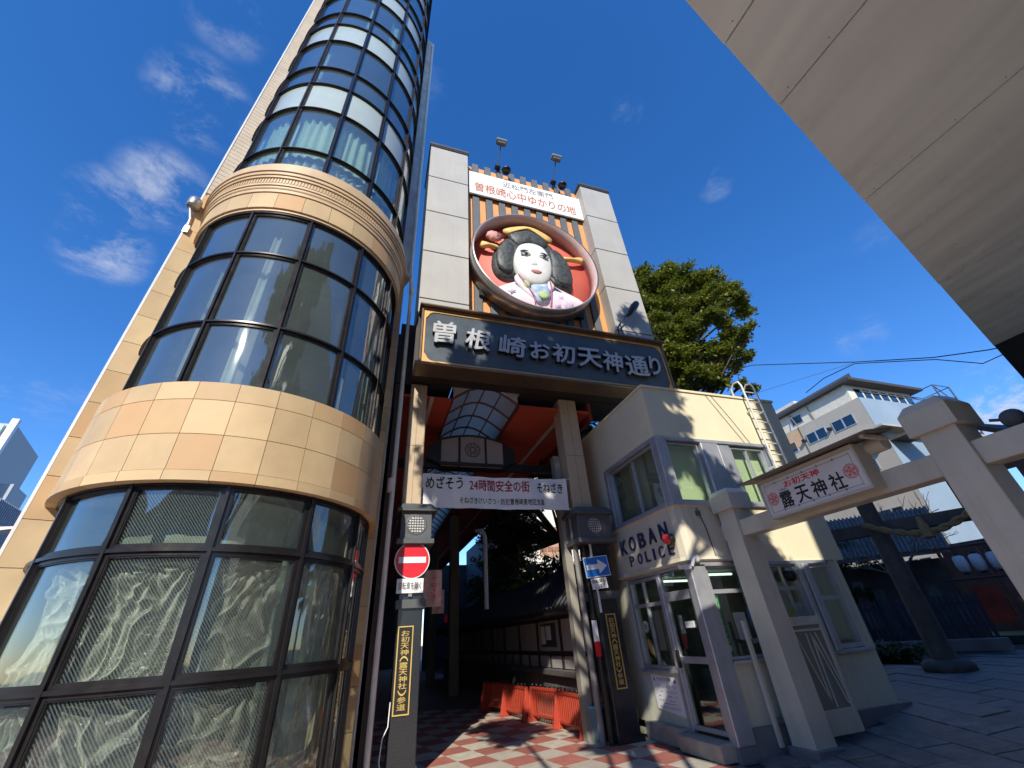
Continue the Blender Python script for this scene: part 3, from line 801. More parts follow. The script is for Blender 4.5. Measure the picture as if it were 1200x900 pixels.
part('lettering', text_mb('ここまで', .22, .06, .002, P2 - uu * .042 + Vector(MY) * .011, ru, uu, bold=.012), ink, t, fix=False)

t = thing('marker_strip', 'white and red reflective strip low on the left side of the right gate post', 'sign', (4.05, 7.9, 1.45))
b = MB().box(4.02, 4.12, 7.87, 7.885, 1.45, 1.78); part('white_half', b, swhite, t)
b = MB().box(4.02, 4.12, 7.87, 7.885, 1.22, 1.45); part('red_half', b, sred, t)
b = MB().tube([(4.10, 7.93, 0), (4.10, 7.93, 3.1)], .05, 10)
single('grey_conduit', MB().tube([(4.02, 8.1, 0), (4.0, 8.1, 3.9)], .06, 8), M('grey_pipe', (.25, .24, .22), .6), 'grey pipe standing at the left side of the right gate post', 'pipe')
single('black_conduit', b, black, 'black pipe behind the white and red strip at the right gate post', 'pipe')

# banner under the gate
bn = thing('banner', 'white cloth banner with black and red Japanese lettering strung between the gate pillars', 'banner', (2.37, 7.97, 4.18))
cloth = M('banner_cloth', (.74, .72, .68), .8, var=.06, scale=2.5)
def banner_y(x, z): return 7.97 + .02 * math.sin(x * 5.1 + z * 2) + .012 * math.sin(x * 13 + z * 5)
vs = []; n, m = 60, 8
for j in range(m + 1):
    for i in range(n + 1):
        u = i / n; x = .83 + 3.1 * u; sag = .035 * math.sin(PI * u)
        zt, zb = 4.52 - sag, 3.84 - sag * .4
        z = zb + (zt - zb) * j / m; vs.append((x, banner_y(x, z), z))
part('cloth', MB().add(vs, [(j * (n + 1) + i, j * (n + 1) + i + 1, (j + 1) * (n + 1) + i + 1, (j + 1) * (n + 1) + i) for j in range(m) for i in range(n)], True), cloth, bn, fix=False)
def onb(mb):
    mb.v = [(x, banner_y(x, z) - .006 - (.004 if y < 0 else 0), z) for x, y, z in mb.v]; return mb
redink = M('red_ink', (.62, .03, .05), .5)
part('lettering', onb(text_mb('めざそう', .74, .26, .0, (1.24, 0, 4.34), XR, ZU, bold=.03)), ink, bn, fix=False)
part('lettering', onb(text_mb('24時間安全の街', 1.30, .25, .0, (2.40, 0, 4.31), XR, ZU, bold=.03)), redink, bn, fix=False)
part('lettering', onb(text_mb('そねざき', .60, .23, .0, (3.53, 0, 4.31), XR, ZU, bold=.03)), ink, bn, fix=False)
part('lettering', onb(text_mb('そねざきけいさつ・防犯曽根崎東地区支部', 1.82, .135, .0, (2.46, 0, 3.985), XR, ZU, bold=.015)), ink, bn, fix=False)
b = MB().tube([(.80, 7.97, 4.5), (.83, 7.97, 4.5)], .01, 6).tube([(3.93, 7.97, 4.5), (4.06, 8.0, 4.55)], .008, 6).tube([(3.93, 7.97, 3.86), (4.06, 8.0, 3.84)], .008, 6); b.box(.80, .83, 7.95, 7.965, 4.22, 4.5)
part('tie_cord', b, whitep, bn)

# ---------------------------------------------------------------- name board
nb = thing('name_board', 'large slate-grey arcade name board with raised silver calligraphy and a gold-edged frame', 'sign', (3.75, 7.2, 6.6))
casing = M('board_casing', (.055, .042, .035), .45, metal=.3, var=.2)
X0, X1, Y0, Z0, Z1 = .50, 7.02, 7.2, 6.63, 8.21
b = MB().prism([(7.22, 6.66), (7.5, 6.66), (7.5, 8.18), (7.22, 8.18)], 'x', X0 + .01, X1 - .01)
part('board_body', b, casing, nb)
slate = M('slate_face', (.065, .085, .10), .38, var=.25, scale=2.0, streak=.15)
part('board_face', MB().box(X0 + .06, X1 - .06, 7.205, 7.22, Z0 + .06, Z1 - .06), slate, nb)
fr = M('frame_bronze', (.20, .14, .09), .35, metal=.6, var=.15); gt = M('gold_trim', (.72, .40, .13), .4, metal=.25, var=.1)
f = MB().box(X0, X1, 7.15, 7.22, Z1 - .05, Z1).box(X0, X1, 7.15, 7.22, Z0, Z0 + .05).box(X0, X0 + .05, 7.15, 7.22, Z0 + .05, Z1 - .05).box(X1 - .05, X1, 7.15, 7.22, Z0 + .05, Z1 - .05)
part('outer_frame', f, fr, nb, bevel=.008)
f = MB(); e = .045; a0, a1, c0, c1 = X0 + .055, X1 - .055, Z0 + .055, Z1 - .055
f.box(a0, a1, 7.185, 7.204, c1 - e, c1).box(a0, a1, 7.185, 7.204, c0, c0 + e).box(a0, a0 + e, 7.185, 7.204, c0 + e, c1 - e).box(a1 - e, a1, 7.185, 7.204, c0 + e, c1 - e)
part('gold_edge', f, gt, nb)
for (px, pz, sx, sz) in ((a0 + e, c0 + e, 1, 1), (a1 - e, c0 + e, -1, 1), (a1 - e, c1 - e, -1, -1), (a0 + e, c1 - e, 1, -1)):
    pts = [(px, pz), (px + sx * .20, pz)] + [(px + sx * (.20 - .16 * math.sin(k * PI / 10) * 1.0), pz + sz * (.20 - .20 * math.cos(k * PI / 10) * 1.0 + .0)) for k in range(1, 5)] + [(px, pz + sz * .20)]
    part('corner_ornament', MB().prism([(p[0], p[1]) for p in pts], 'y', 7.186, 7.204), gt, nb)
b = MB().box(X0 - .05, X1 + .05, 7.06, 7.62, Z1, Z1 + .05).box(X0 - .08, X1 + .08, 7.08, 7.6, Z0 - .06, Z0 - .0); part('ledge', b, fr, nb, bevel=.01)
silver = M('silver_character', (.42, .43, .43), .42, metal=.1, var=.12, scale=5)
chside = M('character_side', (.02, .02, .022), .5)
chars = '曽根崎お初天神通り'
cs = [(1.02, 7.50, .52, .62, 3), (1.80, 7.42, .60, .60, -4), (2.62, 7.37, .66, .60, -3), (3.30, 7.36, .52, .50, 5), (3.92, 7.36, .60, .56, -2), (4.62, 7.35, .66, .58, 2), (5.26, 7.33, .56, .62, -3), (5.96, 7.30, .68, .62, 4), (6.52, 7.38, .34, .60, -2)]
for ch, (x, z, w, h, rot) in zip(chars, cs):
    ru = Vector((math.cos(R(rot)), 0, math.sin(R(rot)))); uu = Vector((-math.sin(R(rot)) + .08, 0, math.cos(R(rot))))
    body = text_mb(ch, w, h, .10, (x, 7.204, z), ru, uu, bold=.035)
    o = part('raised_character', body, chside, nb, fix=False)
    face = text_mb(ch, w * .99, h * .99, .012, (x, 7.104, z), ru, uu, bold=.035)
    part('character_face', face, silver, o, fix=False)

# ---------------------------------------------------------------- title board on top
tb = thing('title_board', 'long white board with reddish-brown Japanese lettering above the round portrait', 'sign', (3.85, 7.85, 14.8))
part('board', MB().box(1.78, 6.02, 7.84, 7.90, 14.22, 15.48), M('white_board', (.80, .79, .76), .5, var=.02), tb, bevel=.01)
brn = M('brown_lettering', (.42, .13, .05), .6); gryt = M('grey_lettering', (.20, .17, .15), .6)
part('lettering', text_mb('曽根崎心中ゆかりの地', 3.75, .50, .004, (3.88, 7.839, 14.64), XR, ZU, bold=.02), brn, tb, fix=False)
part('lettering', text_mb('近松門左衛門', 1.9, .32, .004, (3.95, 7.839, 15.17), XR, ZU, bold=.01), gryt, tb, fix=False)

# floodlights above
for (x, lab) in ((2.85, 'left one of the two small floodlights on thin stems above the white title board'), (5.05, 'right one of the two small floodlights on thin stems above the white title board')):
    t = thing('floodlight', lab, 'light', (x, 7.8, 15.9), group='floodlights on top of the gate')
    part('stem', MB().tube([(x, 7.95, 16.0), (x + .02, 7.75, 16.5), (x + .08, 7.45, 17.05)], .02, 6), black, t)
    part('lamp_head', MB().box(x - .12, x + .28, 7.3, 7.52, 17.05, 17.2).box(x - .08, x + .24, 7.34, 7.5, 16.96, 17.05), M('lamp_housing_grey', (.16, .16, .16), .4), t, bevel=.02)
    part('fixing_bracket', MB().lathe([(0, 0), (.15, 0), (.17, .06), (.1, .16), (0, .18)], (x + .28, 7.7, 15.80), 'z', 14).box(x - .1, x + .1, 7.75, 7.92, 16.1, 16.16), black, t)
t = thing('lamp', 'dark teardrop lamp on a bent arm in front of the right pilaster', 'light', (6.0, 7.5, 8.5))
part('arm', MB().tube([(5.95, 7.55, 8.3), (6.0, 7.5, 8.9), (6.22, 7.42, 9.25), (6.42, 7.38, 9.42)], .022, 8).tube([(6.2, 7.55, 8.3), (6.1, 7.5, 9.05)], .015, 6), black, t)
part('lamp_head', MB().tube([(6.36, 7.4, 9.32), (6.45, 7.38, 9.45), (6.62, 7.36, 9.68), (6.75, 7.35, 9.85), (6.80, 7.34, 9.93)], [.03, .09, .12, .10, .03], 12), black, t)

# ---------------------------------------------------------------- round portrait of a bunraku lady
pr = thing('portrait_roundel', 'round relief of a white-faced, black-haired lady puppet on red, in a metal ring', 'relief', (3.63, 7.7, 10.85))
PC = (3.69, 0, 10.90)
ringm = M('ring_metal', (.42, .38, .36), .3, metal=.7, var=.1, scale=2); ringi = M('ring_inner', (.55, .40, .38), .5, var=.1)
part('outer_ring', MB().lathe([(1.915, 7.30), (1.955, 7.30), (1.955, 7.86), (1.915, 7.86), (1.915, 7.84)], (PC[0], 0, PC[2]), 'y', 72), ringm, pr)
part('ring_lining', MB().lathe([(1.913, 7.31), (1.90, 7.31), (1.90, 7.84), (1.913, 7.84)], (PC[0], 0, PC[2]), 'y', 72), ringi, pr)
part('red_disc', MB().lathe([(0, 7.80), (1.905, 7.80), (1.905, 7.84), (0, 7.84)], (PC[0], 0, PC[2]), 'y', 72), M('coral_red_paint', (.78, .18, .13), .55, var=.04), pr)
part('ring_support', MB().box(2.05, 2.3, 7.84, 8.0, 9.6, 9.9).box(4.9, 5.2, 7.84, 8.0, 9.4, 9.7).box(1.9, 2.1, 7.84, 8.0, 11.8, 12.1), black, pr)
HEAD = {'hair', 'hair_lock', 'comb', 'face', 'nose', 'eye', 'pupil', 'eyebrow', 'eyelid', 'lips', 'hairpin', 'hair_flower'}
def relief(name, pts, y0, depth, mat, parent, steps=7, power=.5, sub=3, centre=None, dimple=None):
    """rounded relief: the outline (x,z) swells toward the viewer"""
    P = [Vector((p[0], p[1])) for p in pts]
    if name in HEAD:
        P = [Vector((3.66 + (p.x - 3.62) * 1.20, 11.16 + (p.y - 11.25) * 1.17)) for p in P]
        if centre: centre = (3.66 + (centre[0] - 3.62) * 1.20, 11.16 + (centre[1] - 11.25) * 1.17)
    sm = []
    n = len(P)
    for i in range(n):      # Catmull-Rom
        p0, p1, p2, p3 = P[i - 1], P[i], P[(i + 1) % n], P[(i + 2) % n]
        for k in range(sub):
            t = k / sub
            sm.append(.5 * ((2 * p1) + (p2 - p0) * t + (2 * p0 - 5 * p1 + 4 * p2 - p3) * t * t + (3 * p1 - p0 - 3 * p2 + p3) * t ** 3))
    c = Vector(centre) if centre else sum(P, Vector((0, 0))) / n
    n = len(sm); vs = []; fs = []
    vs += [(p.x, y0, p.y) for p in sm]
    for s in range(steps):
        q = 1 - s / steps; h = depth * (1 - q ** 2) ** power if s else depth * .22
        for p in sm:
            pp_ = c + (p - c) * q
            vs.append((pp_.x, y0 - .03 - h, pp_.y))
    for s in range(steps):
        for i in range(n): fs.append((s * n + i, s * n + (i + 1) % n, (s + 1) * n + (i + 1) % n, (s + 1) * n + i))
    vs.append((c.x, y0 - .03 - depth, c.y)); l = len(vs) - 1
    for i in range(n): fs.append((steps * n + i, steps * n + (i + 1) % n, l))
    return part(name, MB().add(vs, fs, True), mat, parent)
hairm = M('black_lacquer_hair', (.045, .052, .048), .5, var=.6, scale=9, bump=.9, bscale=9)
facem = M('white_face_paint', (.70, .70, .66), .6, var=.06, scale=6, streak=.08)
pinm = M('ochre_hairpin', (.78, .50, .16), .5); pink = M('pale_pink_kimono', (.74, .62, .66), .7, var=.10, scale=4)
relief('kimono', [(2.40, 9.74), (2.98, 10.17), (3.2, 10.22), (3.69, 10.13), (4.08, 10.40), (4.48, 10.24), (5.22, 9.86), (4.95, 9.52), (4.4, 9.20), (3.7, 9.07), (3.02, 9.19), (2.62, 9.42)], 7.80, .26, pink, pr, centre=(3.7, 9.55))
relief('hair', [(2.65, 10.62), (2.58, 10.96), (2.66, 11.48), (2.93, 11.93), (3.28, 12.31), (3.59, 12.44), (3.92, 12.36), (4.20, 12.05), (4.50, 11.78), (4.66, 11.26), (4.66, 10.65), (4.56, 10.40), (4.25, 10.45), (3.9, 10.6), (3.11, 10.50), (2.85, 10.48)], 7.80, .24, hairm, pr, power=.24)
relief('hair_lock', [(3.02, 12.02), (3.35, 12.28), (3.62, 12.36), (3.92, 12.26), (4.08, 11.96), (3.92, 11.72), (3.58, 11.78), (3.25, 11.66)], 7.62, .14, hairm, pr)
relief('hair_lock', [(2.70, 10.75), (2.68, 11.3), (2.92, 11.75), (3.12, 11.62), (3.10, 11.1), (3.02, 10.62)], 7.60, .10, hairm, pr)
relief('hair_lock', [(4.08, 10.7), (4.10, 11.3), (4.12, 11.75), (4.38, 11.72), (4.60, 11.25), (4.60, 10.6), (4.35, 10.52)], 7.60, .10, hairm, pr)
relief('comb', [(2.89, 12.19), (3.19, 12.40), (3.57, 12.52), (3.95, 12.46), (4.25, 12.23), (4.12, 12.04), (3.89, 12.26), (3.56, 12.35), (3.25, 12.26), (3.02, 12.06)], 7.62, .10, pinm, pr, centre=(3.57, 12.40), steps=4)
relief('neck', [(3.20, 10.42), (3.6, 10.5), (3.95, 10.42), (3.90, 10.10), (3.62, 9.90), (3.36, 9.98), (3.2, 10.15)], 7.60, .12, facem, pr)
face = relief('face', [(3.24, 11.55), (3.40, 11.68), (3.62, 11.73), (3.86, 11.66), (4.00, 11.42), (4.06, 11.1), (4.03, 10.75), (3.93, 10.44), (3.74, 10.25), (3.54, 10.20), (3.32, 10.27), (3.14, 10.50), (3.07, 10.85), (3.12, 11.25)], 7.56, .26, facem, pr, steps=14, power=.36)
relief('nose', [(3.55, 11.05), (3.57, 10.88), (3.61, 10.78), (3.56, 10.73), (3.46, 10.73), (3.43, 10.78), (3.49, 10.9), (3.51, 11.05)], 7.33, .055, facem, face, steps=5)
for (x, z) in ((3.33, 11.08), (3.80, 11.10)):
    relief('eye', [(x - .13, z), (x - .04, z + .05), (x + .05, z + .05), (x + .13, z), (x + .04, z - .06), (x - .05, z - .045)], 7.305, .025, M('eye_grey', (.40, .42, .42), .4), face, steps=3)
    relief('pupil', [(x - .045, z), (x, z + .05), (x + .045, z), (x, z - .05)], 7.275, .02, ink, face, steps=3)
    s_g = 1 if x > 3.6 else -1
    relief('eyebrow', [(x - .13, z + .12), (x, z + .19), (x + .13, z + .13), (x, z + .155)], 7.325, .02, M('brow_grey', (.25, .27, .26), .6), face, steps=2)
    relief('eyelid', [(x - .12, z + .01), (x - .04, z + .065), (x + .05, z + .065), (x + .12, z + .01), (x + .05, z + .05), (x - .05, z + .05)], 7.29, .015, ink, face, steps=2)
lipm = M('dusky_red_lips', (.42, .16, .15), .4)
relief('lips', [(3.42, 10.56), (3.50, 10.615), (3.55, 10.60), (3.60, 10.615), (3.70, 10.56), (3.62, 10.49), (3.50, 10.49)], 7.34, .03, lipm, face, steps=4)
for (a, name) in (([(2.28, 11.58), (2.5, 11.53), (2.75, 11.53), (2.75, 11.42), (2.5, 11.43), (2.29, 11.38)], 'hairpin'), ([(4.40, 11.60), (4.8, 11.64), (5.08, 11.76), (5.07, 11.57), (4.8, 11.55), (4.42, 11.50)], 'hairpin')):
    relief(name, a, 7.66, .10, pinm, pr, steps=4, sub=2)
flw = relief('hair_flower', [(2.62 + .19 * math.cos(k * PI / 8) * (1 + .12 * (k % 2)), 11.83 + .16 * math.sin(k * PI / 8) * (1 + .12 * (k % 2))) for k in range(16)], 7.6, .12, M('dusty_pink', (.66, .30, .27), .6), pr)
b = MB()
for k in range(8): a = k * PI / 4; b.tube([(2.62, 7.44, 11.83), (2.62 + .15 * math.cos(a), 7.47, 11.83 + .12 * math.sin(a))], .008, 5)
part('petal_line', b, M('dark_pink', (.45, .12, .12), .6), flw)
relief('collar', [(3.12, 10.30), (3.22, 10.05), (3.45, 9.80), (3.62, 9.55), (3.55, 9.45), (3.30, 9.65), (3.06, 9.98), (3.0, 10.22)], 7.56, .08, M('collar_white', (.78, .75, .76), .6), pr, steps=4)
relief('collar', [(4.02, 10.42), (3.98, 10.15), (3.80, 9.85), (3.60, 9.52), (3.72, 9.42), (4.02, 9.78), (4.22, 10.12), (4.20, 10.34)], 7.56, .09, MATS['collar_white'], pr, steps=4)
relief('dark_collar', [(4.05, 10.44), (4.2, 10.36), (4.40, 10.12), (4.18, 10.10), (4.08, 10.25)], 7.5, .07, hairm, pr, steps=3)
relief('obi_panel', [(3.46, 9.98), (3.70, 10.10), (3.98, 10.12), (4.02, 9.80), (3.95, 9.48), (3.66, 9.32), (3.48, 9.5)], 7.52, .08, M('blue_flowered_cloth', (.36, .48, .62), .6, var=.4, scale=6), pr, steps=4)
relief('leaf_pattern', [(3.20, 9.98), (3.34, 10.10), (3.42, 9.95), (3.34, 9.78), (3.24, 9.84)], 7.49, .03, M('sage_green', (.40, .50, .22), .6), pr, steps=3)
relief('leaf_pattern', [(3.62, 9.60), (3.80, 9.70), (3.92, 9.55), (3.80, 9.42), (3.66, 9.44)], 7.42, .03, MATS['sage_green'], pr, steps=3)
b = MB().tube([(3.10, 7.46, 10.26), (3.22, 7.44, 10.0), (3.38, 7.44, 9.74), (3.50, 7.44, 9.5), (3.52, 7.48, 9.30)], .02, 6).tube([(4.03, 7.42, 10.2), (4.05, 7.42, 9.95), (4.02, 7.42, 9.7), (4.0, 7.46, 9.45), (3.96, 7.48, 9.25)], .02, 6)
part('cord', b, M('plum_cord', (.40, .10, .20), .6), pr)
pat = M('lilac_print', (.52, .44, .60), .7, var=.3, scale=5)
for (x, z, r) in ((4.34, 9.72, .20), (4.58, 9.50, .22), (2.92, 9.66, .16), (4.22, 9.40, .17), (3.02, 9.34, .14)):
    relief('print_motif', [(x + r * math.cos(k * PI / 5) * (1 if k % 2 else .55), z + r * .8 * math.sin(k * PI / 5) * (1 if k % 2 else .55)) for k in range(10)], 7.60 + .02, .075 if abs(x - 3.7) < .9 else .04, pat, pr, steps=2, sub=1)

# ---------------------------------------------------------------- arcade roof behind
ar_ = thing('arcade_roof', 'red arcade ceiling with cream stripes and a curved skylight behind the gate', 'roof', (2.5, 9, 6.0))
redc = M('red_ceiling_panel', (.48, .075, .035), .5, var=.1, scale=1.5)
cream = M('cream_stripe', (.52, .48, .42), .6)
zc = 6.3
YE = 44
for k in range(16):
    ya, yb = 8.05 + k * 2.2, 8.05 + (k + 1) * 2.2 - .02
    for (xa, xb) in ((.2, .88), (.96, 1.37), (3.02, 4.16), (4.26, 4.86)):
        part('ceiling_panel', MB().box(xa, xb, ya, yb, zc, zc + .06), redc, ar_)
part('stripe', MB().box(.88, .96, 8.05, YE, zc - .02, zc + .05).box(4.16, 4.26, 8.05, YE, zc - .02, zc + .05), cream, ar_)
b = MB().box(.1, .2, 8.05, YE, 6.0, 6.6).box(4.86, 4.95, 8.05, YE, 6.1, 6.6).box(1.37, 1.41, 8.05, YE, zc - .02, 6.6).box(2.98, 3.02, 8.05, YE, zc - .02, 6.6)
for k in range(17): b.box(.2, 1.37, 10.2 + k * 2.2 - .03, 10.2 + k * 2.2 + .03, zc + .065, zc + .3)
part('roof_beam', b, M('dark_red_beam', (.20, .035, .02), .5), ar_)
sk = bpy.data.materials.new('skylight_sheet'); sk.use_nodes = True
nt = sk.node_tree; _b = nt.nodes['Principled BSDF']; _b.inputs['Base Color'].default_value = (.62, .63, .62, 1); _t = nt.nodes.new('ShaderNodeBsdfTranslucent'); _t.inputs[0].default_value = (.90, .72, .54, 1)
_m = nt.nodes.new('ShaderNodeMixShader'); _m.inputs[0].default_value = .55; nt.links.new(_b.outputs[0], _m.inputs[1]); nt.links.new(_t.outputs[0], _m.inputs[2]); nt.links.new(_m.outputs[0], nt.nodes['Material Output'].inputs[0])
b = MB(); fr_ = MB()
def arch(u): return 6.38 + .40 * math.sin(PI * u)
for j in range(0, 20):
    ya = 8.1 + j * .72
    vs = []
    for i in range(9):
        u = i / 8; vs += [(1.40 + 1.59 * u, ya, arch(u)), (1.40 + 1.59 * u, ya + .72, arch(u))]
    b.add(vs, [(2 * i, 2 * i + 2, 2 * i + 3, 2 * i + 1) for i in range(8)], True)
    fr_.tube([(1.40 + 1.59 * i / 8, ya, arch(i / 8) - .01) for i in range(9)], .03, 6)
for u in (.25, .5, .75): fr_.tube([(1.40 + 1.59 * u, 8.1, arch(u) - .01), (1.40 + 1.59 * u, 22.5, arch(u) - .01)], .018, 6)
part('skylight_sheet', b, sk, ar_, fix=False); part('ceiling_panel', MB().box(1.41, 2.98, 22.5, YE, zc, zc + .06), redc, ar_); part('skylight_head', MB().prism([(1.37, 7.0), (1.37, 6.36)] + [(1.40 + 1.59 * i / 8, arch(i / 8) + .02) for i in range(9)] + [(3.02, 6.36), (3.02, 7.0)], 'y', 8.05, 8.08), cream, ar_)
part('skylight_rib', fr_, M('brown_rib', (.16, .08, .06), .6), ar_)

# hanging lantern sign
hl = thing('hanging_lantern', 'wide black-framed lantern with white panels and a round crest hanging under the skylight', 'lantern', (2.1, 9.4, 5.2))
lx0, lx1, ly, lz0, lz1 = 1.32, 2.95, 9.3, 5.28, 6.02
pan = M('lantern_paper', (.40, .34, .32), .7, var=.05)
def ltop(x): u = (x - lx0) / (lx1 - lx0); return lz1 - .12 + .14 * math.sin(PI * u)
for (xa, xb) in ((lx0 + .03, lx0 + .46), (lx0 + .50, lx1 - .50), (lx1 - .46, lx1 - .03)):
    pts = [(xa, lz0 + .03), (xb, lz0 + .03), (xb, ltop(xb) - .02), ((xa + xb) / 2, ltop((xa + xb) / 2) - .02), (xa, ltop(xa) - .02)]
    part('paper_panel', MB().prism(pts, 'y', ly, ly + .02), pan, hl)
    part('lower_panel', MB().hexa([(xa, ly + .03, lz0 - .02), (xb, ly + .03, lz0 - .02), (xb, ly + .35, lz0 - .02), (xa, ly + .35, lz0 - .02), (xa, ly + .03, lz0), (xb, ly + .03, lz0), (xb, ly + .35, lz0), (xa, ly + .35, lz0)]), pan, hl)
f = MB()
for x in (lx0, lx0 + .48, lx1 - .48, lx1): f.box(x - .025, x + .025, ly - .02, ly + .03, lz0 - .02, ltop(x))
f.box(lx0, lx1, ly - .021, ly + .031, lz0 - .04, lz0 + .03); f.tube([(lx0 + (lx1 - lx0) * i / 12, ly, ltop(lx0 + (lx1 - lx0) * i / 12)) for i in range(13)], .03, 6)
f.box(lx0, lx1, ly + .34, ly + .40, lz0 - .06, lz0 + .02); f.box(lx0, lx1, ly + .03, ly + .5, lz0 + .04, lz1 - .15)
part('frame', f, black, hl)
b = MB().box(.2, 4.75, 9.45, 9.6, 5.22, 5.40); part('cross_beam', b, black, hl)
b = MB()
for s in (-1, 1):
    cx = lx0 if s < 0 else lx1
    b.prism([(cx, lz0), (cx + s * .32, lz0 + .1), (cx + s * .30, lz0 + .42), (cx, lz1 - .12)], 'y', ly, ly + .15)
part('side_wing', b, black, hl)
b = MB(); cxm = (lx0 + lx1) / 2; cz = 5.66
b.lathe([(.17, 0), (.185, -.006), (.20, 0)], (cxm, ly - .002, cz), 'y', 30).lathe([(.05, 0), (.07, -.006), (.09, 0)], (cxm, ly - .002, cz), 'y', 20)
for k in range(10):
    a = k * PI / 5; b.lathe([(.0, -.005), (.028, -.005)], (cxm + .13 * math.cos(a), ly - .002, cz + .13 * math.sin(a)), 'y', 8, False)
part('crest', b, M('crest_brown', (.14, .10, .09), .6), hl)

# arcade left side: dark shop fronts
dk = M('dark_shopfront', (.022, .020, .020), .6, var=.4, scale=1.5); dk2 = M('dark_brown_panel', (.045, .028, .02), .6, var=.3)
sh = thing('shop_row', 'dark row of closed shopfronts along the left side of the arcade', 'building', (0, 12, 0))
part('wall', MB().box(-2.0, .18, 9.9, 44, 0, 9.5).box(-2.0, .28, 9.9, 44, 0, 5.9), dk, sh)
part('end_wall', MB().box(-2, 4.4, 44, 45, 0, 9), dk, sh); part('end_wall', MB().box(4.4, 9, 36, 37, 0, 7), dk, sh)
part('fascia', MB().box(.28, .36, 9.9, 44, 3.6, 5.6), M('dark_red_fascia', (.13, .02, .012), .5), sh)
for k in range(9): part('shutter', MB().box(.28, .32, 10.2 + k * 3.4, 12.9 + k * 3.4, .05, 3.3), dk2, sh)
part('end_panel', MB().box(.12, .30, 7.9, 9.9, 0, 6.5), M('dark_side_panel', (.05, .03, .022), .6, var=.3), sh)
# hanging paper flags
for (x, y, zt, w, h, txt, lab) in ((1.02, 8.85, 2.84, .36, .64, 'そねざき', 'pink and white printed flag hanging just inside the left gate post'), (1.75, 12.9, 2.9, .34, .6, 'お初天神', 'dim pink flag hanging farther inside the dark arcade')):
    t = thing('hanging_flag', lab, 'flag', (x, y, zt))
    n = 8; vs = [(x + w * i / n, y + .03 * math.sin(i), zt - h * j / 6 + .0) for j in range(7) for i in range(n + 1)]
    part('cloth', MB().add(vs, [(j * (n + 1) + i, j * (n + 1) + i + 1, (j + 1) * (n + 1) + i + 1, (j + 1) * (n + 1) + i) for j in range(6) for i in range(n)], True), M('pink_flag_cloth', (.66, .42, .38), .8, var=.25, scale=7), t, fix=False)
    part('rod', MB().tube([(x - .3, y, zt + .01), (x + w + .02, y, zt + .01)], .012, 6), black, t)
    part('lettering', text_mb(txt, .10, h * .7, .001, (x + w * .55, y - .045, zt - h * .5), XR, ZU, vertical=True), redink, t, fix=False)
single('red_lamp', MB().lathe([(0, 0), (.05, 0), (.06, .08), (.05, .2), (0, .22)], (2.25, 13.6, 2.1), 'z', 12), redink, 'small red and white fire lamp on a post deep in the arcade', 'lamp')
# pillars deeper in the arcade
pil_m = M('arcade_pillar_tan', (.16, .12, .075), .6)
for (x, y, lab) in ((3.05, 17.5, 'tan arcade pillar standing behind the bare branches'), (3.0, 23.0, 'second tan arcade pillar, farther back in the dark')):
    single('arcade_pillar', MB().box(x, x + .36, y, y + .36, 0, 6.2), pil_m, lab, 'pillar', group='arcade pillars', bevel=.02)
single('white_pipe', MB().tube([(3.55, 13.8, 2.4), (3.55, 13.8, 4.5), (3.5, 13.9, 4.75), (3.35, 14.2, 4.8)], .07, 10), whitep, 'white pipe rising over the wall roof in the middle of the arcade', 'pipe')
single('grey_pillar', MB().box(3.86, 4.02, 8.32, 8.5, 0, 5.2), M('grey_tan_post', (.26, .24, .20), .6), 'slim grey-tan post just left of the right gate post', 'post')

# shrine wall on the right of the arcade
wl = thing('shrine_wall', 'low white-panelled wall with dark timbers and tiled roof along the arcade', 'wall', (4.4, 11, 0))
plas = M('white_plaster', (.40, .375, .36), .8, var=.08); timb = M('dark_timber', (.03, .022, .018), .6)
WX = 4.42
part('wall_base', MB().box(WX, WX + .4, 8.7, 27, 0, .80), M('base_stone', (.16, .15, .14), .8, var=.25), wl)
part('ledge', MB().box(WX - .12, WX + .1, 8.7, 27, .80, .92), M('ledge_stone', (.11, .10, .10), .7), wl, bevel=.01)
part('timber', MB().box(WX - .02, WX + .3, 8.7, 27, 1.18, 1.26).box(WX - .02, WX + .3, 8.7, 27, 1.90, 2.0), timb, wl)
ys = 8.75
k = 0
while ys < 24:
    part('plaster_panel', MB().box(WX, WX + .2, ys + .06, ys + 1.5, 1.27, 1.9), plas, wl)
    part('plaster_panel', MB().box(WX, WX + .2, ys + .06, ys + .73, .94, 1.17), plas, wl); part('plaster_panel', MB().box(WX, WX + .2, ys + .80, ys + 1.5, .94, 1.17), plas, wl)
    part('post', MB().box(WX - .03, WX + .25, ys - .04, ys + .06, .93, 2.0), timb, wl); part('post', MB().box(WX - .025, WX + .25, ys + .73, ys + .80, .93, 1.18), timb, wl)
    ys += 1.54; k += 1
b = MB().prism([(WX - .55, 1.98), (WX - .55, 2.06), (WX + .30, 2.95), (WX + .45, 2.95), (WX + 1.2, 2.06), (WX + 1.2, 1.98)], 'y', 8.6, 27)
part('roof', b, M('dark_roof', (.012, .012, .013), .7, var=.3), wl)
b = MB()
y = 8.65
while y < 26.9: b.tube([(WX - .58, y, 2.08), (WX + .30, y, 2.99)], .045, 6); y += .24
o = part('roof_tile_rolls', b, M('dark_roof_tile', (.014, .014, .016), .6), wl, fix=False); o['kind'] = 'stuff'
b = MB().box(WX - .015, WX - .005, 10.6, 11.6, 1.35, 1.85); part('notice_board', b, M('notice_dark', (.06, .07, .08), .4), wl)
b = MB().box(WX - .025, WX - .016, 11.3, 11.55, 1.42, 1.8).box(WX - .025, WX - .016, 10.9, 11.2, 1.5, 1.8); part('notice_sheet', b, swhite, wl)

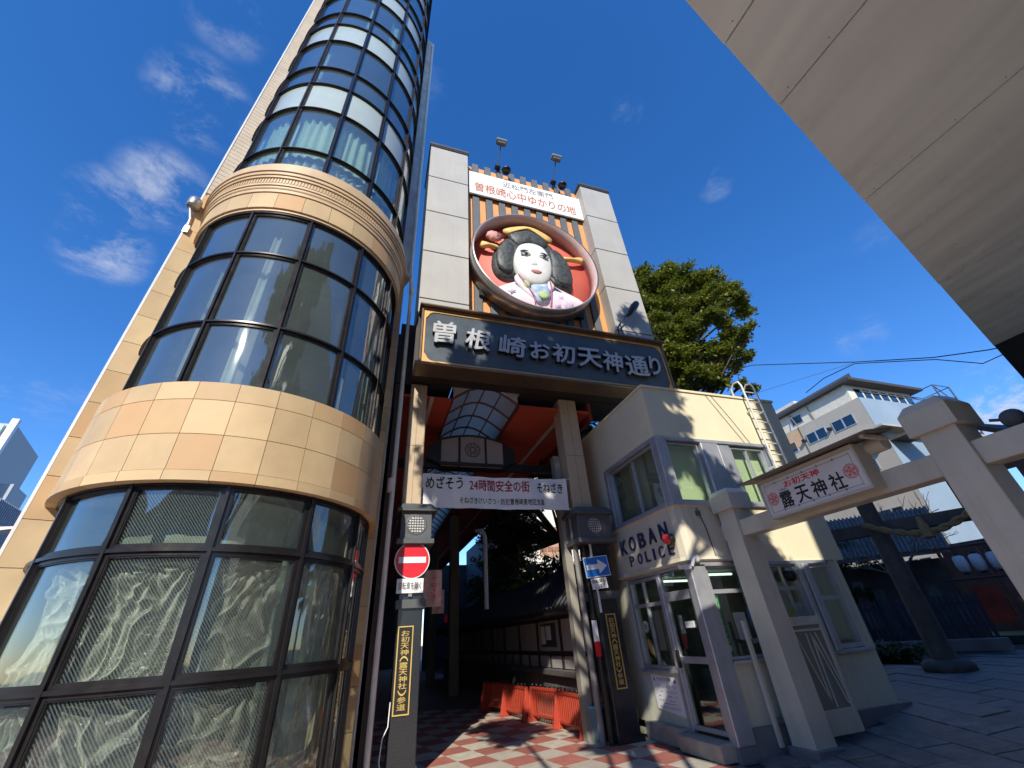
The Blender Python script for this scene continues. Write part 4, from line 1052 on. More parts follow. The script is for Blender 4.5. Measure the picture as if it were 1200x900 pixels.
# orange plastic crowd barriers
orb = M('orange_plastic', (.42, .055, .028), .45, var=.08, scale=6)
def barrier():
    t = thing('barrier', 'x', 'barrier', (0, 0, 0), group='orange barriers lined up along the shrine wall')
    b = MB().box(-.62, .62, -.02, .02, .57, .63).box(-.62, .62, -.018, .018, .10, .15)
    part('rail', b, orb, t, bevel=.006)
    me = MB().box(-.016, .016, -.012, .012, .15, .57).mesh('slat'); me.materials.append(orb)
    for k in range(13): piece('slat', me, t, (-.56 + k * .0933, 0, 0))
    for s in (-1, 1):
        part('foot', MB().hexa([(s * .60 - .03, -.16, 0), (s * .60 + .03, -.16, 0), (s * .60 + .03, .16, 0), (s * .60 - .03, .16, 0), (s * .60 - .025, -.03, .63), (s * .60 + .025, -.03, .63), (s * .60 + .025, .03, .63), (s * .60 - .025, .03, .63)]), orb, t, bevel=.008)
    me2 = MB().lathe([(0, 0), (.022, 0), (.022, .05), (0, .06)], (0, 0, 0), 'z', 10).mesh('peg'); me2.materials.append(black)
    for k in range(7): piece('peg', me2, t, (-.54 + k * .18, 0, .63))
    return t
pts = [(4.06, 8.62), (3.98, 9.80), (3.80, 11.0), (3.56, 12.25), (3.30, 13.5)]
bars = []
labs = ['orange slatted plastic barrier nearest the blue bin', 'second orange slatted barrier from the blue bin', 'third orange slatted barrier from the blue bin', 'fourth orange slatted barrier, in the shade deeper in the arcade']
proto = barrier()
for i in range(4):
    o = proto if i == 0 else copy_tree(proto)
    a, c = Vector(pts[i]), Vector(pts[i + 1]); m_ = (a + c) / 2
    o.location = (m_.x + (.06 if i % 2 else -.04), m_.y, 0); o.rotation_euler = (0, 0, math.atan2(c.y - a.y, c.x - a.x) + (.06 if i % 2 else -.05)); o['label'] = labs[i]
t = thing('blue_bin', 'pale blue plastic bin beside the right gate post', 'bin', (4.08, 8.38, 0))
part('tub', MB().lathe([(0, .0), (.105, 0), (.135, .46), (.15, .46), (.15, .49), (.125, .49), (.10, .05), (0, .05)], (4.09, 8.36, 0), 'z', 24), M('pale_blue_plastic', (.16, .36, .55), .45, var=.08), t)
part('rim', MB().lathe([(.15, .455), (.165, .465), (.165, .485), (.15, .495)], (4.09, 8.36, 0), 'z', 24), MATS['pale_blue_plastic'], t)

single('loose_cable', MB().tube([(.46, 7.82, .02), (.40, 7.80, .25), (.42, 7.80, .5), (.49, 7.84, .62), (.5, 7.88, .9)], .009, 6), whitep, 'thin white cable looping at the foot of the left gate post', 'cable')
# ================================================================== POLICE BOX
kb = thing('police_box', 'two-storey cream police box with aluminium windows, KOBAN POLICE lettering and a rounded corner sign', 'building', (5.0, 6.0, 0))
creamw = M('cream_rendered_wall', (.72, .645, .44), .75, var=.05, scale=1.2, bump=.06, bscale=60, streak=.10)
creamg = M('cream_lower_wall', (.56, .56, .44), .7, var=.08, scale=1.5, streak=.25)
plinth = M('grey_plinth', (.17, .175, .185), .8, var=.15, bump=.2)
XL, YF, XRt, YB = 4.98, 6.0, 8.52, 9.6
RZ = 5.86
# upper walls
b = MB().box(XL, XRt, YF, YF + .2, 4.72, RZ).box(XL, XL + .2, YF + .2, YB, 4.72, RZ).box(XRt - .2, XRt, YF + .2, YB, 0, RZ).box(XL, XRt, YB - .2, YB, 0, RZ)
b.box(XL + .2, XRt - .2, YF + .2, YB - .2, 5.6, 5.7)
b.box(7.72, XRt, YF, YF + .2, 2.46, 4.72).box(5.9, 7.72, YF, YF + .2, 2.46, 3.42).box(XL + .05, 5.9, YF + .03, YF + .2, 2.46, 3.42)
b.box(XL + .03, XL + .2, YF + .2, YB, 2.46, 3.42).box(XL, XL + .2, 7.98, YB, 3.42, 4.72)
part('upper_wall', b, creamw, kb)
b = MB().box(XL - .03, XRt + .02, YF - .03, YB, RZ, RZ + .05); part('roof_coping', b, creamw, kb)
b = MB().box(XL - .02, 7.85, YF - .03, YF + .12, 4.68, 4.75).box(XL - .03, XL + .12, YF + .12, 8.0, 4.68, 4.75).box(XL - .06, 7.95, YF - .07, YF + .1, 3.40, 3.47).box(XL - .07, XL + .1, YF + .1, 8.0, 3.40, 3.47)
part('window_band_trim', b, alu, kb, bevel=.006)
b = MB().box(XL + .3, XRt - .3, YF + 1.2, YB - .3, 2.6, 5.5); part('upper_room_core', b, M('room_pale', (.25, .26, .22), .9), kb)
# pale green roller blinds behind upper windows
blg = M('pale_green_blind', (.62, .70, .45), .8, var=.05)
b = MB().box(XL + .30, 7.7, YF + .24, YF + .26, 3.5, 4.68); part('blind', b, blg, kb)
b = MB().box(XL + .24, XL + .26, YF + .3, 7.95, 3.5, 4.68); part('blind', b, M('grey_blind', (.30, .30, .24), .8), kb)
def framed(mb_frame, x0, x1, z0, z1, t, plane, pos, dep=.06, out=.02):
    """four frame bars in plane 'y' (front wall) or 'x' (left wall)"""
    for (a, c, e, f_) in ((x0, x1, z1 - t, z1), (x0, x1, z0, z0 + t), (x0, x0 + t, z0 + t, z1 - t), (x1 - t, x1, z0 + t, z1 - t)):
        if plane == 'y': mb_frame.box(a, c, pos - out, pos + dep, e, f_)
        else: mb_frame.box(pos - out, pos + dep, a, c, e, f_)
def window(x0, x1, z0, z1, plane, pos, t=.04, mulls=(), trans=(), glassm=None):
    f = MB(); framed(f, x0, x1, z0, z1, t, plane, pos)
    for m_ in mulls:
        if plane == 'y': f.box(m_ - .018, m_ + .018, pos - .005, pos + .05, z0 + t, z1 - t)
        else: f.box(pos - .005, pos + .05, m_ - .018, m_ + .018, z0 + t, z1 - t)
    for z in trans:
        if plane == 'y': f.box(x0 + t, x1 - t, pos - .01, pos + .055, z - .03, z + .03)
        else: f.box(pos - .01, pos + .055, x0 + t, x1 - t, z - .03, z + .03)
    w = part('window', f, alu, kb)
    xs_ = [x0 + t] + list(mulls) + [x1 - t]; zs_ = [z0 + t] + list(trans) + [z1 - t]
    for i in range(len(xs_) - 1):
        for j in range(len(zs_) - 1):
            g_ = MB(); o_ = .025 + .007 * (i % 2)
            if plane == 'y': g_.box(xs_[i], xs_[i + 1], pos + o_, pos + o_ + .006, zs_[j], zs_[j + 1])
            else: g_.box(pos + o_, pos + o_ + .006, xs_[i], xs_[i + 1], zs_[j], zs_[j + 1])
            part('pane', g_, glassm or winglass, w)
    return w
window(5.22, 5.98, 3.49, 4.66, 'y', YF + .06)
window(6.78, 7.66, 3.49, 4.66, 'y', YF + .06, mulls=(7.22,))
window(6.18, 7.92, 3.49, 4.66, 'x', XL + .06, mulls=(7.0,))
b = MB().box(XL - .02, 5.20, YF - .03, YF + .15, 3.47, 4.68).box(XL - .02, XL + .15, YF + .15, 6.16, 3.47, 4.68); part('corner_post', b, alu, kb, bevel=.012)
b = MB().box(6.02, 6.44, YF - .03, YF + .1, 3.47, 4.68).box(6.46, 6.76, YF - .0, YF + .1, 3.47, 4.68).box(7.68, 7.74, YF - .03, YF + .1, 3.47, 4.68)
part('window_pier', b, alu, kb, bevel=.012)['kind'] = 'stuff'; part('window_pier', MB().box(XL - .02, XL + .1, 7.94, 8.02, 3.47, 4.68), alu, kb)
# the corner sign: a flared panel that wraps the corner
b = MB(); prof = [(2.46, .00), (2.50, .09), (2.56, .06), (3.36, .03), (3.41, .07)]
path = [((XL, 8.15), (-1, 0)), ((XL, 6.30), (-1, 0)), ((XL, 6.12), (-.97, -.2)), ((XL + .03, 6.03), (-.7, -.7)), ((XL + .12, YF), (-.2, -.97)), ((5.35, YF), (0, -1)), ((6.0, YF), (0, -1))]
vs = []
for (q, nn_) in path:
    for (z, o_) in prof: vs.append((q[0] + nn_[0] * o_, q[1] + nn_[1] * o_, z))
m_ = len(prof); fs = [(i * m_ + j, i * m_ + j + 1, (i + 1) * m_ + j + 1, (i + 1) * m_ + j) for i in range(len(path) - 1) for j in range(m_ - 1)]
part('corner_sign_panel', MB().add(vs, fs, False), M('cream_sign_metal', (.60, .55, .42), .42, var=.06, scale=2, streak=.3), kb, fix=False)
lx = XL - .055
text_w = [('K', 7.73, 3.02), ('O', 7.40, 3.03), ('B', 7.06, 3.035), ('A', 6.72, 3.045), ('N', 6.36, 3.05)]
for ch, y, z in text_w: part('letter', text_mb(ch, .225, .27, .02, (lx, y, z), MY, ZU, bold=.03), navy, kb, fix=False)
for ch, y in zip('POLICE', (7.52, 7.24, 6.98, 6.77, 6.55, 6.27)):
    part('letter', text_mb(ch, .05 if ch == 'I' else .15, .19, .02, (lx, y, 2.73 - .0), MY, ZU, bold=.015), navy, kb, fix=False)
rl = thing('red_police_lamp', 'round red lamp on the corner sign beside the word POLICE', 'lamp', (4.86, 6.13, 2.86))
part('lamp_base', MB().lathe([(0, -.10), (.09, -.10), (.10, -.02), (.085, 0)], (4.93 - .04, 6.14, 2.86), 'x', 20), black, rl)
pts = [(.085 * math.cos(a), -.0 - .09 * math.sin(a)) for a in [k * PI / 16 for k in range(9)]]
part('lamp_dome', MB().lathe([(r, -.10 + h) for r, h in pts], (4.89, 6.14, 2.86), 'x', 24), M('red_lamp_glass', (.55, .02, .015), .12, coat=.8), rl)
# lower storey: left face with window, poster and door; corner column; front windows
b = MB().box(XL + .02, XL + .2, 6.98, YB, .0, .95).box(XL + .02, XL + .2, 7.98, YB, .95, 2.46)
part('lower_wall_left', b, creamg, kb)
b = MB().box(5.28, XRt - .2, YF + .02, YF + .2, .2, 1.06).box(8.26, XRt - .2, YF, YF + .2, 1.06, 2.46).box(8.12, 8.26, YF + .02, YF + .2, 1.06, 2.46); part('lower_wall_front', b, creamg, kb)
b = MB().box(5.27, XRt, YF - .03, YF + .02, -.1, .33); part('plinth', b, plinth, kb)
b = MB().box(XL - .02, 7.98, YF - .04, YF + .06, 2.40, 2.46).box(XL - .02, XL + .06, YF + .06, 8.0, 2.42, 2.46).box(5.27, 8.2, YF - .04, YF + .08, 1.05, 1.10).box(XL - .03, XL + .1, 6.96, 8.0, .93, .975)
part('sill_and_lintel', b, alu, kb, bevel=.005)
window(6.97, 7.95, .98, 2.40, 'x', XL + .04, t=.05, mulls=(7.50,), trans=(1.96,))
window(5.30, 7.22, 1.11, 2.40, 'y', YF + .05, t=.035, mulls=(6.1, 6.95), trans=(2.03,))
window(7.52, 8.12, 1.11, 2.40, 'y', YF + .05, t=.06, trans=(1.85,))
b = MB().box(7.22, 7.33, YF - .05, YF + .12, 1.10, 2.40).box(7.35, 7.50, YF - .07, YF + .12, 1.09, 2.40); part('mullion', b, alu, kb, bevel=.01)
b = MB().box(4.95, 5.26, 5.96, 6.12, .16, 2.44); part('corner_column', b, alu, kb, bevel=.012); part('column_base', MB().box(4.96, 5.265, 5.975, 6.12, -.02, .16), plinth, kb)
b = MB().box(XL - .01, XL + .08, 6.88, 6.97, .2, 2.42); part('door_post', b, alu, kb, bevel=.006)
b = MB(); framed(b, 6.13, 6.88, .24, 2.02, .06, 'x', XL + .02, dep=.05, out=.01); b.box(XL + .01, XL + .07, 6.19, 6.82, 1.08, 1.17); b.box(XL + .01, XL + .07, 6.13, 6.88, 2.02, 2.10)
door = part('door', b, alu, kb, bevel=.004)
part('door_glass', MB().box(XL + .035, XL + .042, 6.19, 6.82, 1.17, 1.96), winglass, door); part('door_glass', MB().box(XL + .035, XL + .042, 6.19, 6.82, .30, 1.08), winglass, door)
part('door_handle', MB().box(XL - .05, XL - .01, 6.79, 6.83, 1.02, 1.26), black, door)
part('transom_glass', MB().box(XL + .035, XL + .042, 6.13, 6.88, 2.10, 2.40), winglass, door)
part('door_notice', MB().box(XL + .02, XL + .03, 6.28, 6.50, 1.56, 1.65), swhite, door)
# interior: floor, back wall, counter, posters, lit tubes
part('room_floor', MB().box(5.0, 8.3, 6.2, 9.4, .1, .2), M('room_floor', (.10, .10, .09), .6), kb)
part('room_ceiling', MB().box(5.2, 8.3, 6.22, 9.4, 2.42, 2.45), M('room_ceiling', (.35, .36, .33), .9), kb)
part('room_wall', MB().box(5.2, 8.3, 8.5, 8.55, .2, 2.42), M('room_wall', (.20, .20, .17), .9, var=.2), kb)
part('counter', MB().box(5.5, 8.0, 7.3, 7.7, .2, 1.05).box(5.55, 5.95, 6.25, 7.1, .2, .95), M('counter_grey', (.10, .13, .13), .6), kb)
part('cabinet', MB().box(6.3, 7.0, 8.0, 8.45, .2, 1.9).box(7.3, 7.9, 8.0, 8.45, .2, 1.6), M('cabinet_grey', (.16, .17, .16), .6), kb)
tubem = bpy.data.materials.new('fluorescent_tube'); tubem.use_nodes = True
e_ = tubem.node_tree.nodes['Principled BSDF']; e_.inputs['Emission Color'].default_value = (.75, 1, .85, 1); e_.inputs['Emission Strength'].default_value = 1.6
for (y, lab) in ((6.75, 'lit ceiling tube seen above the police box door'), (7.6, 'lit ceiling tube farther inside the police box')):
    single('fluorescent_tube', MB().tube([(5.55, y, 2.36), (6.5, y, 2.36)], .02, 8), tubem, lab, 'lamp')
# paper things in the left window
t = thing('window_posters', 'small notices and a round white paper taped inside the left window of the police box', 'posters', (5.05, 7.4, 1.6))
part('round_paper', MB().lathe([(0, 0), (.095, 0), (.095, .004), (0, .004)], (5.03, 7.70, 1.62), 'x', 24, False), M('round_paper', (.34, .37, .33), .7), t)
part('round_mark', MB().lathe([(.02, -.002), (.04, -.002)], (5.029, 7.70, 1.62), 'x', 16, False), M('green_print', (.04, .16, .08), .7), t, fix=False)
part('orange_figure', MB().hexa([(5.03, 7.62, 1.18), (5.035, 7.62, 1.18), (5.035, 7.68, 1.20), (5.03, 7.68, 1.20), (5.03, 7.70, 1.42), (5.035, 7.70, 1.42), (5.035, 7.74, 1.40), (5.03, 7.74, 1.40)]), M('ochre_print', (.45, .20, .04), .7), t)
part('paper', MB().box(5.03, 5.035, 7.18, 7.38, 1.25, 1.85).box(5.03, 5.035, 7.02, 7.10, 1.1, 1.8), M('dim_paper', (.12, .13, .11), .7), t)
part('green_strip', MB().box(5.02, 5.026, 7.01, 7.07, 1.1, 1.65), MATS['green_print'], t)
t = thing('green_door_strip', 'dark green vertical strip of lettering inside the front window next to the corner column', 'sign', (5.33, 6.07, 1.5))
part('strip', MB().box(5.335, 5.42, 6.066, 6.069, 1.16, 2.0), M('dark_green_board', (.008, .10, .035), .6), t)
part('lettering', text_mb('地域安全センター', .045, .74, .001, (5.378, 6.0655, 1.58), XR, ZU, vertical=True), M('light_green', (.25, .55, .25), .6), t, fix=False)
t = thing('yellow_notice', 'small yellow notice inside the front window above the wooden-panelled gate', 'sign', (6.85, 6.08, 1.6))
part('paper', MB().hexa([(6.78, 6.072, 1.42), (6.92, 6.072, 1.40), (6.92, 6.075, 1.40), (6.78, 6.075, 1.42), (6.80, 6.072, 1.62), (6.90, 6.072, 1.72), (6.90, 6.075, 1.72), (6.80, 6.075, 1.62)]), M('yellow_paper', (.62, .40, .05), .7), t)
part('figure', MB().box(6.84, 6.87, 6.068, 6.071, 1.47, 1.6), ink, t)
t = thing('front_window_papers', 'sheets of paper taped inside the front window beside the torii post', 'posters', (6.5, 6.08, 1.6))
for (xa, xb, za, zb, c) in ((5.62, 5.86, 1.35, 1.72, 0), (5.92, 6.06, 1.5, 1.78, 1), (7.0, 7.14, 1.45, 1.8, 0), (6.3, 6.5, 1.2, 1.45, 2)):
    part('paper', MB().box(xa, xb, 6.074, 6.077, za, zb), [M('dim_white_paper', (.36, .37, .34), .7), M('dim_blue_paper', (.10, .16, .28), .7), M('dim_tan_paper', (.32, .25, .15), .7)][c], t)
# notice poster on the left wall
t = thing('notice_poster', 'white notice sheet with a ruled table fixed to the wall beside the police box door', 'poster', (4.99, 7.30, .62))
XPn = 4.985
part('sheet', MB().hexa([(XPn, 7.74, .42), (XPn, 7.0, .36), (XPn + .01, 7.0, .36), (XPn + .01, 7.74, .42), (XPn, 7.78, .90), (XPn, 7.04, .87), (XPn + .01, 7.04, .87), (XPn + .01, 7.78, .90)]), swhite, t)
part('lettering', text_mb('そねざき交番', .40, .055, .001, (XPn - .001, 7.42, .84), MY, ZU, bold=.01), ink, t, fix=False)
b = MB(); b.add([(XPn - .001, 7.72, .81), (XPn - .001, 7.66, .81), (XPn - .001, 7.69, .87)], [(0, 1, 2)]).add([(XPn - .001, 7.16, .80), (XPn - .001, 7.08, .80), (XPn - .001, 7.10, .86)], [(0, 1, 2)])
for z in (.745, .46, .44): b.box(XPn - .002, XPn - .001, 7.1, 7.68, z, z + .004)
for i, z in enumerate((.72, .66, .60, .54, .50)):
    for k in range(7):
        if rnd.random() < .7: b.box(XPn - .002, XPn - .001, 7.14 + k * .075, 7.14 + k * .075 + rnd.uniform(.02, .05), z, z + .012)
part('table_print', b, M('grey_print', (.12, .12, .13), .7), t, fix=False)
# small camera at the corner, step, ladder
t = thing('security_camera', 'small white security camera under the corner sign of the police box', 'camera', (4.93, 5.93, 2.42))
part('camera_body', MB().box(4.72, 4.94, 5.90, 5.97, 2.36, 2.42).tube([(4.96, 5.92, 2.40), (5.02, 5.90, 2.52), (5.12, 5.92, 2.55)], .03, 8), whitep, t, bevel=.008)
part('dome', MB().lathe([(0, -.05), (.04, -.04), (.055, 0), (.05, .05), (0, .06)], (5.10, 5.93, 2.50), 'z', 16), MATS['frosted_lamp_glass'], t)
t = thing('dome_camera', 'dark dome camera under the lintel of the front window', 'camera', (7.0, 5.93, 2.3))
part('dome', MB().lathe([(0, -.12), (.07, -.10), (.10, -.02), (.10, .05), (0, .06)], (7.02, 5.98, 2.24), 'z', 18), black, t); part('mount', MB().box(6.98, 7.2, 5.96, 6.0, 2.28, 2.34), alu, t)
stp = M('worn_concrete_step', (.34, .31, .26), .8, var=.22, scale=4, bump=.3)
single('entrance_step', MB().box(4.72, 5.02, 6.05, 6.98, 0, .2).box(4.82, 5.02, 6.98, 8.0, 0, .24), stp, 'worn concrete step in front of the police box door', 'step', bevel=.012)
# conduit and screw holes on the front
part('conduit', MB().tube([(5.42, 5.95, 3.36), (5.50, 5.95, 3.0), (5.52, 5.94, 2.5)], .012, 6).box(5.38, 5.46, 5.93, 5.97, 3.22, 3.30), greymet, kb)
lad = thing('roof_ladder', 'white steel ladder on the front wall of the police box, curling over the roof', 'ladder', (7.9, 5.9, 4.9))
ladm = M('white_ladder', (.66, .66, .62), .5, var=.1, streak=.3)
for x in (7.62, 7.98): part('rail', MB().tube([(x + .02, 5.86, 3.9), (x, 5.86, 6.15), (x, 5.90, 6.27), (x, 6.02, 6.30), (x, 6.14, 6.20), (x, 6.15, 5.9)], .022, 8), ladm, lad)
for k in range(9): part('rung', MB().tube([(7.62, 5.86, 3.98 + k * .25), (7.98, 5.86, 3.98 + k * .25)], .012, 6), ladm, lad)
for z in (4.2, 5.5): part('wall_bracket', MB().box(7.61, 7.63, 5.86, 6.0, z, z + .03).box(7.97, 7.99, 5.86, 6.0, z, z + .03), ladm, lad)
# small cables on the upper wall
part('cable', MB().tube([(6.6, 5.985, 5.86), (6.9, 5.985, 5.3), (7.2, 5.985, 4.75)], .005, 5).tube([(6.75, 5.985, 5.86), (7.1, 5.985, 5.25), (7.35, 5.985, 4.75)], .005, 5), greymet, kb)

# ================================================================== FIRST TORII (painted, beige)
tp = M('beige_torii_paint', (.52, .49, .40), .42, var=.09, scale=1.6, streak=.28, bump=.12, bscale=35, coat=.1)
base_m = M('torii_base_stone', (.15, .155, .165), .7, var=.15, bump=.2)
to = thing('torii', 'beige painted torii gate with a shrine name sign, beside the police box', 'torii', (5.95, 4.1, 0))
def tpost(yc, z0):
    w = .19; x = 5.96
    part('post', MB().hexa([(x - w, yc - w, z0), (x + w, yc - w, z0), (x + w, yc + w, z0), (x - w, yc + w, z0), (x - w + .015, yc - w + .015, 3.25), (x + w - .015, yc - w + .015, 3.25), (x + w - .015, yc + w - .015, 3.25), (x - w + .015, yc + w - .015, 3.25)]), tp, to, bevel=.008)
    w2 = .235
    c = MB().box(x - w2, x + w2, yc - w2, yc + w2, 3.24, 3.50)
    c.hexa([(x - w2, yc - w2, 3.50), (x + w2, yc - w2, 3.50), (x + w2, yc + w2, 3.50), (x - w2, yc + w2, 3.50), (x - w2 + .07, yc - w2 + .07, 3.60), (x + w2 - .07, yc - w2 + .07, 3.60), (x + w2 - .07, yc + w2 - .07, 3.60), (x - w2 + .07, yc + w2 - .07, 3.60)])
    part('post_cap', c, tp, to, bevel=.006)
    part('base_stone', MB().box(x - w - .05, x + w + .06, yc - w - .05, yc + w + .05, -.05, z0 + .01), base_m, to, bevel=.012)
tpost(5.70, .10); tpost(2.45, .12)
part('tie_beam', MB().box(5.83, 6.09, 1.75, 6.28, 2.79, 3.04), tp, to, bevel=.008)
# sign box on the beam
sg = thing('shrine_sign', 'white shrine name sign with black calligraphy and red crests on the beige torii beam', 'sign', (5.72, 3.95, 2.84))
ys0, ys1 = 3.20, 4.72
part('sign_box', MB().box(5.62, 5.86, ys0, ys1, 2.84, 3.40), tp, sg, bevel=.006)
part('sign_face', MB().box(5.600, 5.618, ys0 + .03, ys1 - .03, 2.87, 3.35), M('sign_cream_white', (.66, .64, .61), .4, var=.03), sg)
f = MB()
for (a, c, e, h) in ((ys0, ys1, 3.355, 3.40), (ys0, ys1, 2.84, 2.865), (ys0, ys0 + .028, 2.865, 3.355), (ys1 - .028, ys1, 2.865, 3.355)): f.box(5.585, 5.62, a, c, e, h)
part('frame', f, tp, sg)
f = MB(); t_ = .006
for (a, c, e, h) in ((ys0 + .09, ys1 - .09, 3.30, 3.30 + t_), (ys0 + .09, ys1 - .09, 2.915, 2.915 + t_), (ys0 + .09, ys0 + .09 + t_, 2.9, 3.32), (ys1 - .09, ys1 - .09 + t_, 2.9, 3.32)): f.box(5.5985, 5.5995, a, c, e, h)
for k in range(5): f.box(5.5975, 5.5985, ys0 + .3 + k * .23, ys0 + .3 + k * .23 + .02, 3.29, 3.32); f.box(5.5975, 5.5985, ys0 + .3 + k * .23, ys0 + .3 + k * .23 + .02, 2.90, 2.93)
part('border_line', f, M('grey_line', (.18, .18, .18), .6), sg)
for ch, y in zip('露天神社', (4.34, 4.08, 3.83, 3.57)):
    part('lettering', text_mb(ch, .20, .22, .003, (5.5985, y, 3.04), MY, ZU, bold=.03), ink, sg, fix=False)
part('lettering', text_mb('お初天神', .56, .095, .002, (5.5985, 4.02, 3.235), MY, ZU, bold=.04), redink, sg, fix=False)
part('lettering', text_mb('つゆの', .13, .035, .002, (5.5985, 4.35, 3.18), MY, ZU), ink, sg, fix=False)
crest_m = M('red_crest', (.60, .18, .16), .6)
for y in (3.36, 4.55):
    c = MB().lathe([(.078, -.001), (.092, -.001)], (5.5985, y, 3.10), 'x', 30, False).lathe([(.0, -.001), (.022, -.001)], (5.5985, y, 3.10), 'x', 12, False)
    for k in range(5):
        a = k * 2 * PI / 5 + PI / 2; c.lathe([(.0, -.001), (.022, -.001)], (5.5985, y + .043 * math.cos(a), 3.10 + .043 * math.sin(a)), 'x', 10, False)
    for k in range(24):
        a = k * PI / 12; c.lathe([(.0, -.001), (.007, -.001)], (5.5985, y + .066 * math.cos(a), 3.10 + .066 * math.sin(a)), 'x', 6, False)
    part('crest', c, crest_m, sg, fix=False)
rb = M('roof_board_brown', (.17, .14, .11), .6, var=.15)
part('sign_roof', MB().hexa([(5.40, 2.88, 3.40), (5.92, 2.88, 3.47), (5.92, 4.92, 3.47), (5.40, 4.92, 3.40), (5.40, 2.88, 3.425), (5.92, 2.88, 3.51), (5.92, 4.92, 3.51), (5.40, 4.92, 3.425)]), rb, sg, bevel=.004)
part('ridge', MB().tube([(5.88, 3.0, 3.36), (5.88, 3.2, 3.36)], .1, 14).box(5.45, 5.9, 2.95, 3.0, 3.37, 3.41), tp, sg)
# low gate leaves by the left post
gl_ = thing('panelled_gate_leaf', 'beige panelled gate leaf with crossed battens, open beside the left torii post', 'gate', (6.2, 5.68, .1))
pnl = M('grey_beige_panel', (.22, .205, .17), .6, var=.12, scale=3, streak=.2)
x0, x1, z0, z1, yl = 6.20, 6.93, .17, 1.60, 5.66
part('board', MB().box(x0 + .03, x1 - .03, yl + .015, yl + .03, z0 + .03, z1 - .03), pnl, gl_)
f = MB().box(x0, x1, yl, yl + .05, z1 - .12, z1).box(x0, x1, yl, yl + .05, z0, z0 + .28).box(x0, x0 + .07, yl, yl + .05, z0 + .28, z1 - .12).box(x1 - .07, x1, yl, yl + .05, z0 + .28, z1 - .12).box(x0 + .07, x1 - .07, yl + .003, yl + .05, z1 - .2, z1 - .17)
part('frame', f, tp, gl_, bevel=.005)
xm = (x0 + x1) / 2
for (a, bb) in (((x0 + .09, z1 - .22), (xm - .02, z0 + .30)), ((xm - .05, z1 - .22), (xm - .03, z0 + .30)), ((xm + .05, z1 - .22), (xm + .03, z0 + .30)), ((xm + .05, z1 - .22), (x1 - .09, z0 + .32)), ((xm + .14, z1 - .22), (x1 - .07, z0 + .50))):
    d = .012
    part('batten', MB().hexa([(a[0] - d, yl + .002, a[1]), (a[0] + d, yl + .002, a[1]), (a[0] + d, yl + .014, a[1]), (a[0] - d, yl + .014, a[1]), (bb[0] - d, yl + .002, bb[1]), (bb[0] + d, yl + .002, bb[1]), (bb[0] + d, yl + .014, bb[1]), (bb[0] - d, yl + .014, bb[1])]), tp, gl_)
g2 = thing('folded_gate_leaf', 'thin beige gate leaf folded edge-on to the left of the left torii post', 'gate', (5.7, 5.95, .1))
part('board', MB().box(5.62, 5.66, 5.95, 6.0 - .04, .12, 1.58).box(5.60, 5.66, 5.90, 5.95, .1, 1.60), tp, g2, bevel=.004)
part('hinge', MB().box(5.66, 5.78, 5.88, 5.93, 1.30, 1.36).box(5.66, 5.78, 5.88, 5.93, .35, .41), greymet, g2)

# ================================================================== CANOPY OVERHEAD (building behind the photographer)
cn = thing('overhead_canopy', 'huge beige metal-panelled canopy of a building jutting overhead at the upper right', 'canopy', (5, -1, 5.0))
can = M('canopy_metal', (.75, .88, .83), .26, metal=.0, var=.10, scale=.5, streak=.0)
# long shallow ripples in the sheet metal
nt = can.node_tree; N = nt.nodes.new; Lk = nt.links.new
g_ = N('ShaderNodeNewGeometry'); mp = N('ShaderNodeMapping'); mp.inputs['Scale'].default_value = (1.6, .22, 1); mp.inputs['Rotation'].default_value = (0, 0, R(6))
Lk(g_.outputs['Position'], mp.inputs[0]); n3 = N('ShaderNodeTexNoise'); n3.inputs['Scale'].default_value = 1.0; n3.inputs['Detail'].default_value = 2; Lk(mp.outputs[0], n3.inputs['Vector'])
bp = N('ShaderNodeBump'); bp.inputs['Strength'].default_value = .6; bp.inputs['Distance'].default_value = .15; Lk(n3.outputs[0], bp.inputs['Height']); Lk(bp.outputs[0], nt.nodes['Principled BSDF'].inputs['Normal'])
def edge(x): return .46 + .2774 * (x - 1.53)
jx = [1.45, 1.96, 2.67, 4.22, 6.4, 8.95]
ZC = 5.0
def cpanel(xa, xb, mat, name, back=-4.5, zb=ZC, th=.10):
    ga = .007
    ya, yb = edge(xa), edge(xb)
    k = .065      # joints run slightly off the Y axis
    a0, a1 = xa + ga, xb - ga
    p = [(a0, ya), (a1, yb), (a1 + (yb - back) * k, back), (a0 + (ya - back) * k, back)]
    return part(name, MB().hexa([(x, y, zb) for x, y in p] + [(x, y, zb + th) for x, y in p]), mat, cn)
for i in range(len(jx) - 1): cpanel(jx[i], jx[i + 1], can, 'soffit_panel')
cpanel(8.95, 16, M('dark_soffit', (.03, .03, .03), .5), 'dark_soffit', zb=5.03)  # deeper unlit soffit, its darkness put into the colour
b = MB()
for (xa, xb) in ((1.47, 16),):
    ya, yb = edge(xa) - .02, edge(xb) - .02
    b.hexa([(xa, ya, ZC + .104), (xb, yb, ZC + .104), (xb + .6, -4.5, ZC + .104), (xa + .3, -4.5, ZC + .104), (xa, ya, ZC + .50), (xb, yb, ZC + .50), (xb + .6, -4.5, ZC + .50), (xa + .3, -4.5, ZC + .50)])
part('canopy_body', b, M('canopy_side', (.30, .29, .26), .5, var=.08), cn)
b = MB()
for i in range(1, len(jx)):
    for s in range(14):
        x = jx[i] - .05; y = edge(jx[i]) - .12 - s * .32; xx = x + .065 * (edge(jx[i]) - y)
        b.lathe([(0, -.002), (.004, -.002), (.005, 0)], (xx, y, ZC), 'z', 8, False)
o = part('fixing_screws', b, greymet, cn); o['kind'] = 'stuff'
bk = thing('street_building', 'tall beige building carrying the overhead canopy, behind the viewpoint', 'building', (9, -9, 0))
